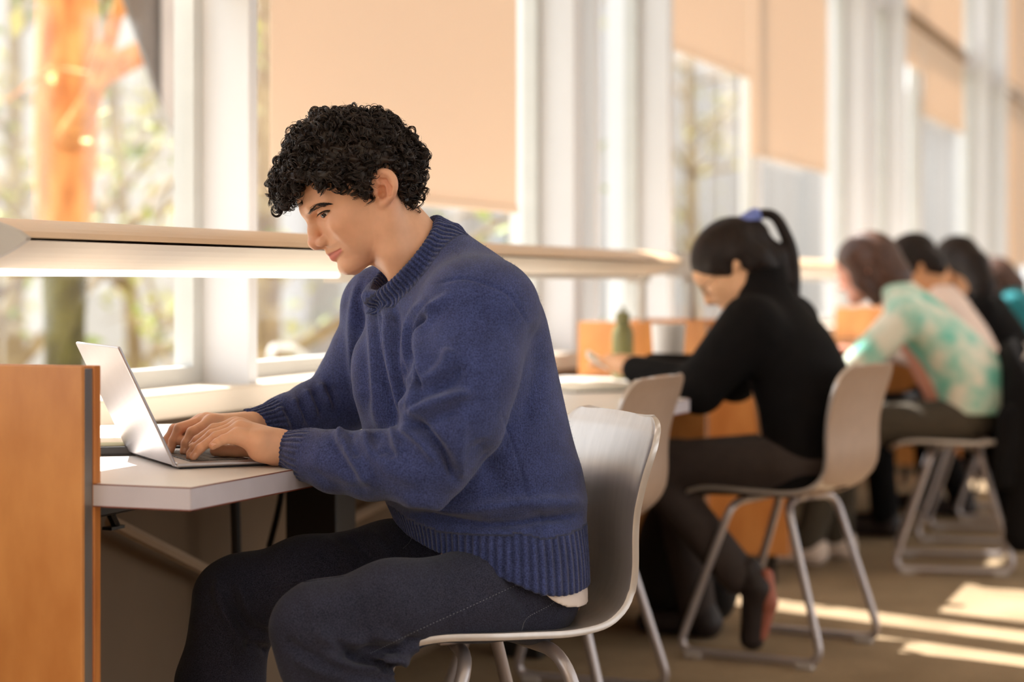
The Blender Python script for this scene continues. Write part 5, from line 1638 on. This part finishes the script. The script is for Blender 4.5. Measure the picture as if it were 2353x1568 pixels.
    f.ell(H(0.130, -0.035, 0), [x * sc for x in (0.085, 0.095, 0.12)], R, 0.012, 's')
    f.ell(H(0.055, -0.055, 0), [x * sc for x in (0.062, 0.058, 0.12)], R, 0.012, 's')
    for w in (-1, 1):
        f.chain([H(-0.035, 0.03, 0.045 * w), H(-0.050, -0.020, 0.038 * w), H(-0.055, -0.050, 0.022 * w)], [0.048 * sc, 0.042 * sc, 0.030 * sc], 0.012)
        f.chain([H(0.045, 0.045, 0.066 * w), H(0.030, 0.0, 0.066 * w)], [0.022 * sc, 0.010 * sc], 0.012)
    if hair: hair(f, H, sc)
    V, F_ = f.mesh(); hm = part('hair', relax(V, F_, 2), F_, mats['hair'], root, base)
    if shoes:
        for sgn, (kn, an) in zip((1, -1), legs):
            q = L(*an)
            f = Field(q + np.array([-0.3, -0.2, -0.2]), q + np.array([0.2, 0.2, 0.12]), 0.007)
            z0 = 0.035
            f.chain([np.array([q[0], q[1], 0.075]) - fw * 0.02, np.array([q[0], q[1], z0 + 0.01]) - fw * 0.02, np.array([q[0], q[1], z0]) + fw * 0.16], [0.04, 0.043, 0.036], 0.03)
            clipz(f, 0.004)
            V, F_ = f.mesh(); part('shoe', V, F_, mats['shoe'], root, base)
    return root, L, O, R, base, H

# woman in black with a ponytail
def pony(f, H, s):
    d = H(0, 0, 0)[1]
    f.chain([Q(1690, 560, d), Q(1735, 530, d), Q(1730, 512, d)], [0.05, 0.03, 0.014], 0.02)
    f.chain([Q(1740, 560, d), Q(1780, 590, d), Q(1800, 640, d)], [0.042, 0.036, 0.03], 0.02)
    P = spline([Q(1728, 510, d), Q(1748, 492, d), Q(1780, 498, d), Q(1803, 535, d), Q(1818, 580, d), Q(1822, 630, d), Q(1820, 680, d)], 4)
    f.chain(list(P), list(np.interp(np.linspace(0, 1, len(P)), [0, 0.2, 0.6, 1], [0.011, 0.013, 0.018, 0.022])), 0.004)
mw = dict(top=M['black_cloth'], legs=M['grey_trouser'], skin=M['skin_b'], hair=M['hair_black'], shoe=M['shoe_dark'])
fwW = (-0.90, 0.44)
tor = [(0.46, -0.03, 0.160, 0.115), (0.56, -0.04, 0.155, 0.115), (0.68, -0.035, 0.160, 0.128), (0.80, 0.0, 0.175, 0.140), (0.89, 0.035, 0.168, 0.125), (0.95, 0.065, 0.13, 0.095), (1.0, 0.085, 0.082, 0.072), (1.04, 0.085, 0.068, 0.064), (1.065, 0.085, 0.05, 0.05)]
wr_, LW_, OW, RW, bW, HW = reader(0.775, 5.50, fwW, 0.08, (0.150, 0.0, 1.068, 40, 6),
    [((0.20, 0.205, 0.735), (0.46, 0.10, 0.785), True), ((0.24, -0.19, 0.745), (0.47, -0.03, 0.785), True)],
    [((0.385, 0.10, 0.50), (0.13, 0.09, 0.22)), ((0.40, -0.10, 0.50), (0.33, -0.12, 0.09))], mw,
    'woman in a black jacket with a ponytail looking at her phone', torso=tor, hair=pony, shoes=False, bulk=1.25)
f = Field(Q(1723, 503, OW[1]) - 0.06, Q(1723, 503, OW[1]) + 0.06, 0.004)
f.chain([Q(1712, 512, OW[1]), Q(1734, 496, OW[1])], [0.024, 0.022], 0.004)
V, F_ = f.mesh(); part('scrunchie', V, F_, M['scrunchie'], wr_, bW)['label'] = 'light blue hair scrunchie'
mb = MB()
for w in (-1, 1):
    C = HW(0.122, 0.008, 0.034 * w)
    mb.tube([C + 0.021 * (math.cos(2 * PI * k / 20) * RW[2] + 0.8 * math.sin(2 * PI * k / 20) * RW[1]) for k in range(21)], 0.0014, 6)
    mb.tube([HW(0.118, 0.014, 0.055 * w), HW(0.06, 0.016, 0.074 * w), HW(0.0, 0.014, 0.078 * w)], 0.0012, 6)
mb.tube([HW(0.126, 0.010, 0.013), HW(0.130, 0.012, 0), HW(0.126, 0.010, -0.013)], 0.0012, 6)
mbpart('glasses', mb, M['wire'], wr_, bW)
# her shoes: near foot tucked back on its toe, far foot flat
for nm, pts, rs_, m_ in (('shoe', [LW_(0.10, 0.09, 0.235), LW_(0.075, 0.09, 0.19), LW_(0.09, 0.09, 0.05)], [0.038, 0.042, 0.034], M['shoe_dark']),
                         ('shoe', [LW_(0.31, -0.12, 0.08), LW_(0.30, -0.12, 0.045), LW_(0.48, -0.12, 0.036)], [0.04, 0.042, 0.034], M['shoe_dark'])):
    f = Field(np.minimum.reduce(pts) - 0.07, np.maximum.reduce(pts) + 0.07, 0.006)
    f.chain(pts, rs_, 0.02); clipz(f, 0.004)
    V, F_ = f.mesh(); part(nm, V, F_, m_, wr_, bW)
f = Field(LW_(0.045, 0.09, 0.14) - 0.16, LW_(0.045, 0.09, 0.14) + 0.16, 0.005)
f.chain([LW_(0.048, 0.092, 0.225), LW_(0.040, 0.092, 0.15), LW_(0.062, 0.092, 0.06)], [0.019, 0.022, 0.016], 0.01)
clipz(f, 0.004)
V, F_ = f.mesh(); part('shoe_sole', V, F_, M['shoe_sole'], wr_, bW)['label'] = 'orange-pink sole of the tucked-back shoe'
# her phone
c = LW_(0.555, 0.075, 0.800)
ph_ = empty('phone', W(c), PHI, label='white phone in the hand of the woman in black', cat='phone')
o = MB().bbox(-0.036, 0.036, -0.036, 0.036, -0.004, 0.004, 0.003).build('case', M['white_plastic'], ph_); o.rotation_euler = (0.25, 0.55, 0.1)
o2 = MB().box(-0.033, 0.033, -0.033, 0.033, 0.004, 0.0045).build('screen', M['paper'], ph_); o2.rotation_euler = o.rotation_euler
# black backpack under her desk
M['bag'] = mat('bag_black', lin((24, 20, 18)), 0.8, var=0.2, vscale=30)
c = W(Q(1560, 1300, 5.95)); 
bp = empty('backpack', (c[0], c[1], 0), 0.3, label='black backpack on the floor behind the legs of the woman in black', cat='backpack')
f = Field((-0.24, -0.2, -0.02), (0.24, 0.2, 0.5), 0.008)
f.ell((0, 0, 0.19), (0.20, 0.13, 0.22), None, 0.03); f.ell((0, -0.12, 0.14), (0.14, 0.06, 0.12), None, 0.02); clipz(f, 0.002)
V, F_ = f.mesh(); link('bag_body', np_mesh('bag_body', V, F_), M['bag'], bp)
MB().tube(fillet([(-0.05, 0, 0.39), (-0.04, 0, 0.45), (0.04, 0, 0.45), (0.05, 0, 0.39)], 0.02), 0.009, 8).build('strap', M['bag'], bp, True)

# person in the mint tie-dye shirt
def bob(f, H, s):
    f.chain([H(-0.03, 0.03, 0.0), H(-0.05, -0.05, 0), H(-0.045, -0.11, 0)], [0.085, 0.075, 0.05], 0.02)
    for w in (-1, 1):
        f.chain([H(0.045, 0.06, 0.066 * w), H(0.035, -0.03, 0.074 * w), H(0.01, -0.11, 0.06 * w)], [0.030, 0.030, 0.022], 0.02)
mg = dict(top=M['tie_dye'], legs=M['olive_trouser'], skin=M['skin_c'], hair=M['hair_brown'], shoe=M['sneaker'])
tor = [(0.555, -0.06, 0.165, 0.130), (0.61, -0.06, 0.165, 0.140), (0.72, -0.02, 0.175, 0.150), (0.84, 0.075, 0.180, 0.145), (0.93, 0.15, 0.165, 0.115), (1.0, 0.205, 0.11, 0.08), (1.035, 0.235, 0.06, 0.055)]
reader(1.60, 7.18, (-0.96, 0.28), 0.20, (0.30, 0.0, 1.065, 20, -12),
    [((0.33, 0.20, 0.735), (0.40, 0.10, 0.60), False), ((0.34, -0.2, 0.74), (0.60, -0.08, 0.77), False)],
    [((0.40, 0.10, 0.50), (0.52, 0.10, 0.09)), ((0.42, -0.10, 0.50), (0.44, -0.1, 0.09))], mg,
    'person with brown hair in a mint and cream tie-dye shirt', torso=tor, hair=bob)
# person in a pale shirt with short black hair
mh = dict(top=M['pale_shirt'], legs=M['black_cloth'], skin=M['skin_d'], hair=M['hair_black'], shoe=M['shoe_dark'])
reader(1.865, 7.98, (-0.94, 0.34), 0.14, (0.235, 0.0, 1.085, 35, 8),
    [((0.22, 0.20, 0.74), (0.48, 0.10, 0.77), True), ((0.22, -0.2, 0.74), (0.48, -0.08, 0.77), True)],
    [((0.40, 0.10, 0.50), (0.36, 0.10, 0.09)), ((0.42, -0.10, 0.50), (0.40, -0.1, 0.09))], mh,
    'person with short black hair in a pale shirt, head bowed')
# person in black with long hair
def longh(f, H, s):
    f.chain([H(-0.05, 0.04, 0), H(-0.10, -0.05, 0), H(-0.11, -0.16, 0), H(-0.10, -0.24, 0)], [0.075, 0.065, 0.055, 0.03], 0.02)
mk = dict(top=M['black_cloth'], legs=M['black_cloth'], skin=M['skin_d'], hair=M['hair_black'], shoe=M['shoe_dark'])
reader(2.20, 8.72, (-0.92, 0.38), 0.15, (0.25, 0.0, 1.09, 30, -45),
    [((0.22, 0.20, 0.74), (0.48, 0.10, 0.77), True), ((0.22, -0.2, 0.74), (0.48, -0.08, 0.77), True)],
    [((0.40, 0.10, 0.50), (0.22, 0.12, 0.09)), ((0.42, -0.10, 0.50), (0.40, -0.1, 0.09))], mk,
    'person in black with long black hair beyond the pale shirt', hair=longh)
# farthest person at the right edge
ml = dict(top=mat('teal_cloth', lin((30, 120, 128)), 0.9, var=0.1), legs=M['black_cloth'], skin=M['skin_c'], hair=M['hair_brown'], shoe=M['shoe_dark'])
reader(2.78, 10.6, (-0.92, 0.38), 0.12, (0.20, 0.0, 1.02, 30, 0),
    [((0.22, 0.20, 0.70), (0.48, 0.10, 0.77), True), ((0.22, -0.2, 0.70), (0.48, -0.08, 0.77), True)],
    [((0.40, 0.10, 0.50), (0.30, 0.12, 0.09)), ((0.42, -0.10, 0.50), (0.40, -0.1, 0.09))], ml,
    'farthest person in teal at the right edge', hair=bob)
place_chair(2.80, 10.62, -0.92, 0.38, 'farthest shell chair at the right edge under the person in teal')

# black coat hung over the back of the chair behind the tie-dye shirt
c = W(Q(2318, 900, 7.12))
ct = empty('coat', (c[0], c[1], 0), PHI, label='black coat hung over the chair behind the tie-dye shirt', cat='coat')
f = Field((-0.16, -0.34, 0.02), (0.2, 0.34, 0.86), 0.009)
f.ell((0.02, 0.0, 0.60), (0.075, 0.24, 0.22), None, 0.03)
f.chain([(0.03, -0.16, 0.62), (0.03, -0.17, 0.40), (0.0, -0.16, 0.14)], [0.07, 0.075, 0.06], 0.04)
f.chain([(0.03, 0.16, 0.62), (0.04, 0.16, 0.40), (0.03, 0.15, 0.20)], [0.07, 0.075, 0.05], 0.04)
f.chain([(-0.05, -0.2, 0.56), (-0.07, -0.2, 0.34)], [0.04, 0.035], 0.02)
V, F_ = f.mesh(); V = relax(V, F_, 2)
link('cloth', np_mesh('cloth', V, F_), M['black_cloth'], ct)
MB().tube(fillet([(0.02, -0.04, 0.80), (0.02, 0.0, 0.835), (0.02, 0.04, 0.80)], 0.02), 0.006, 8).build('hanging_loop', M['black_cloth'], ct, True)
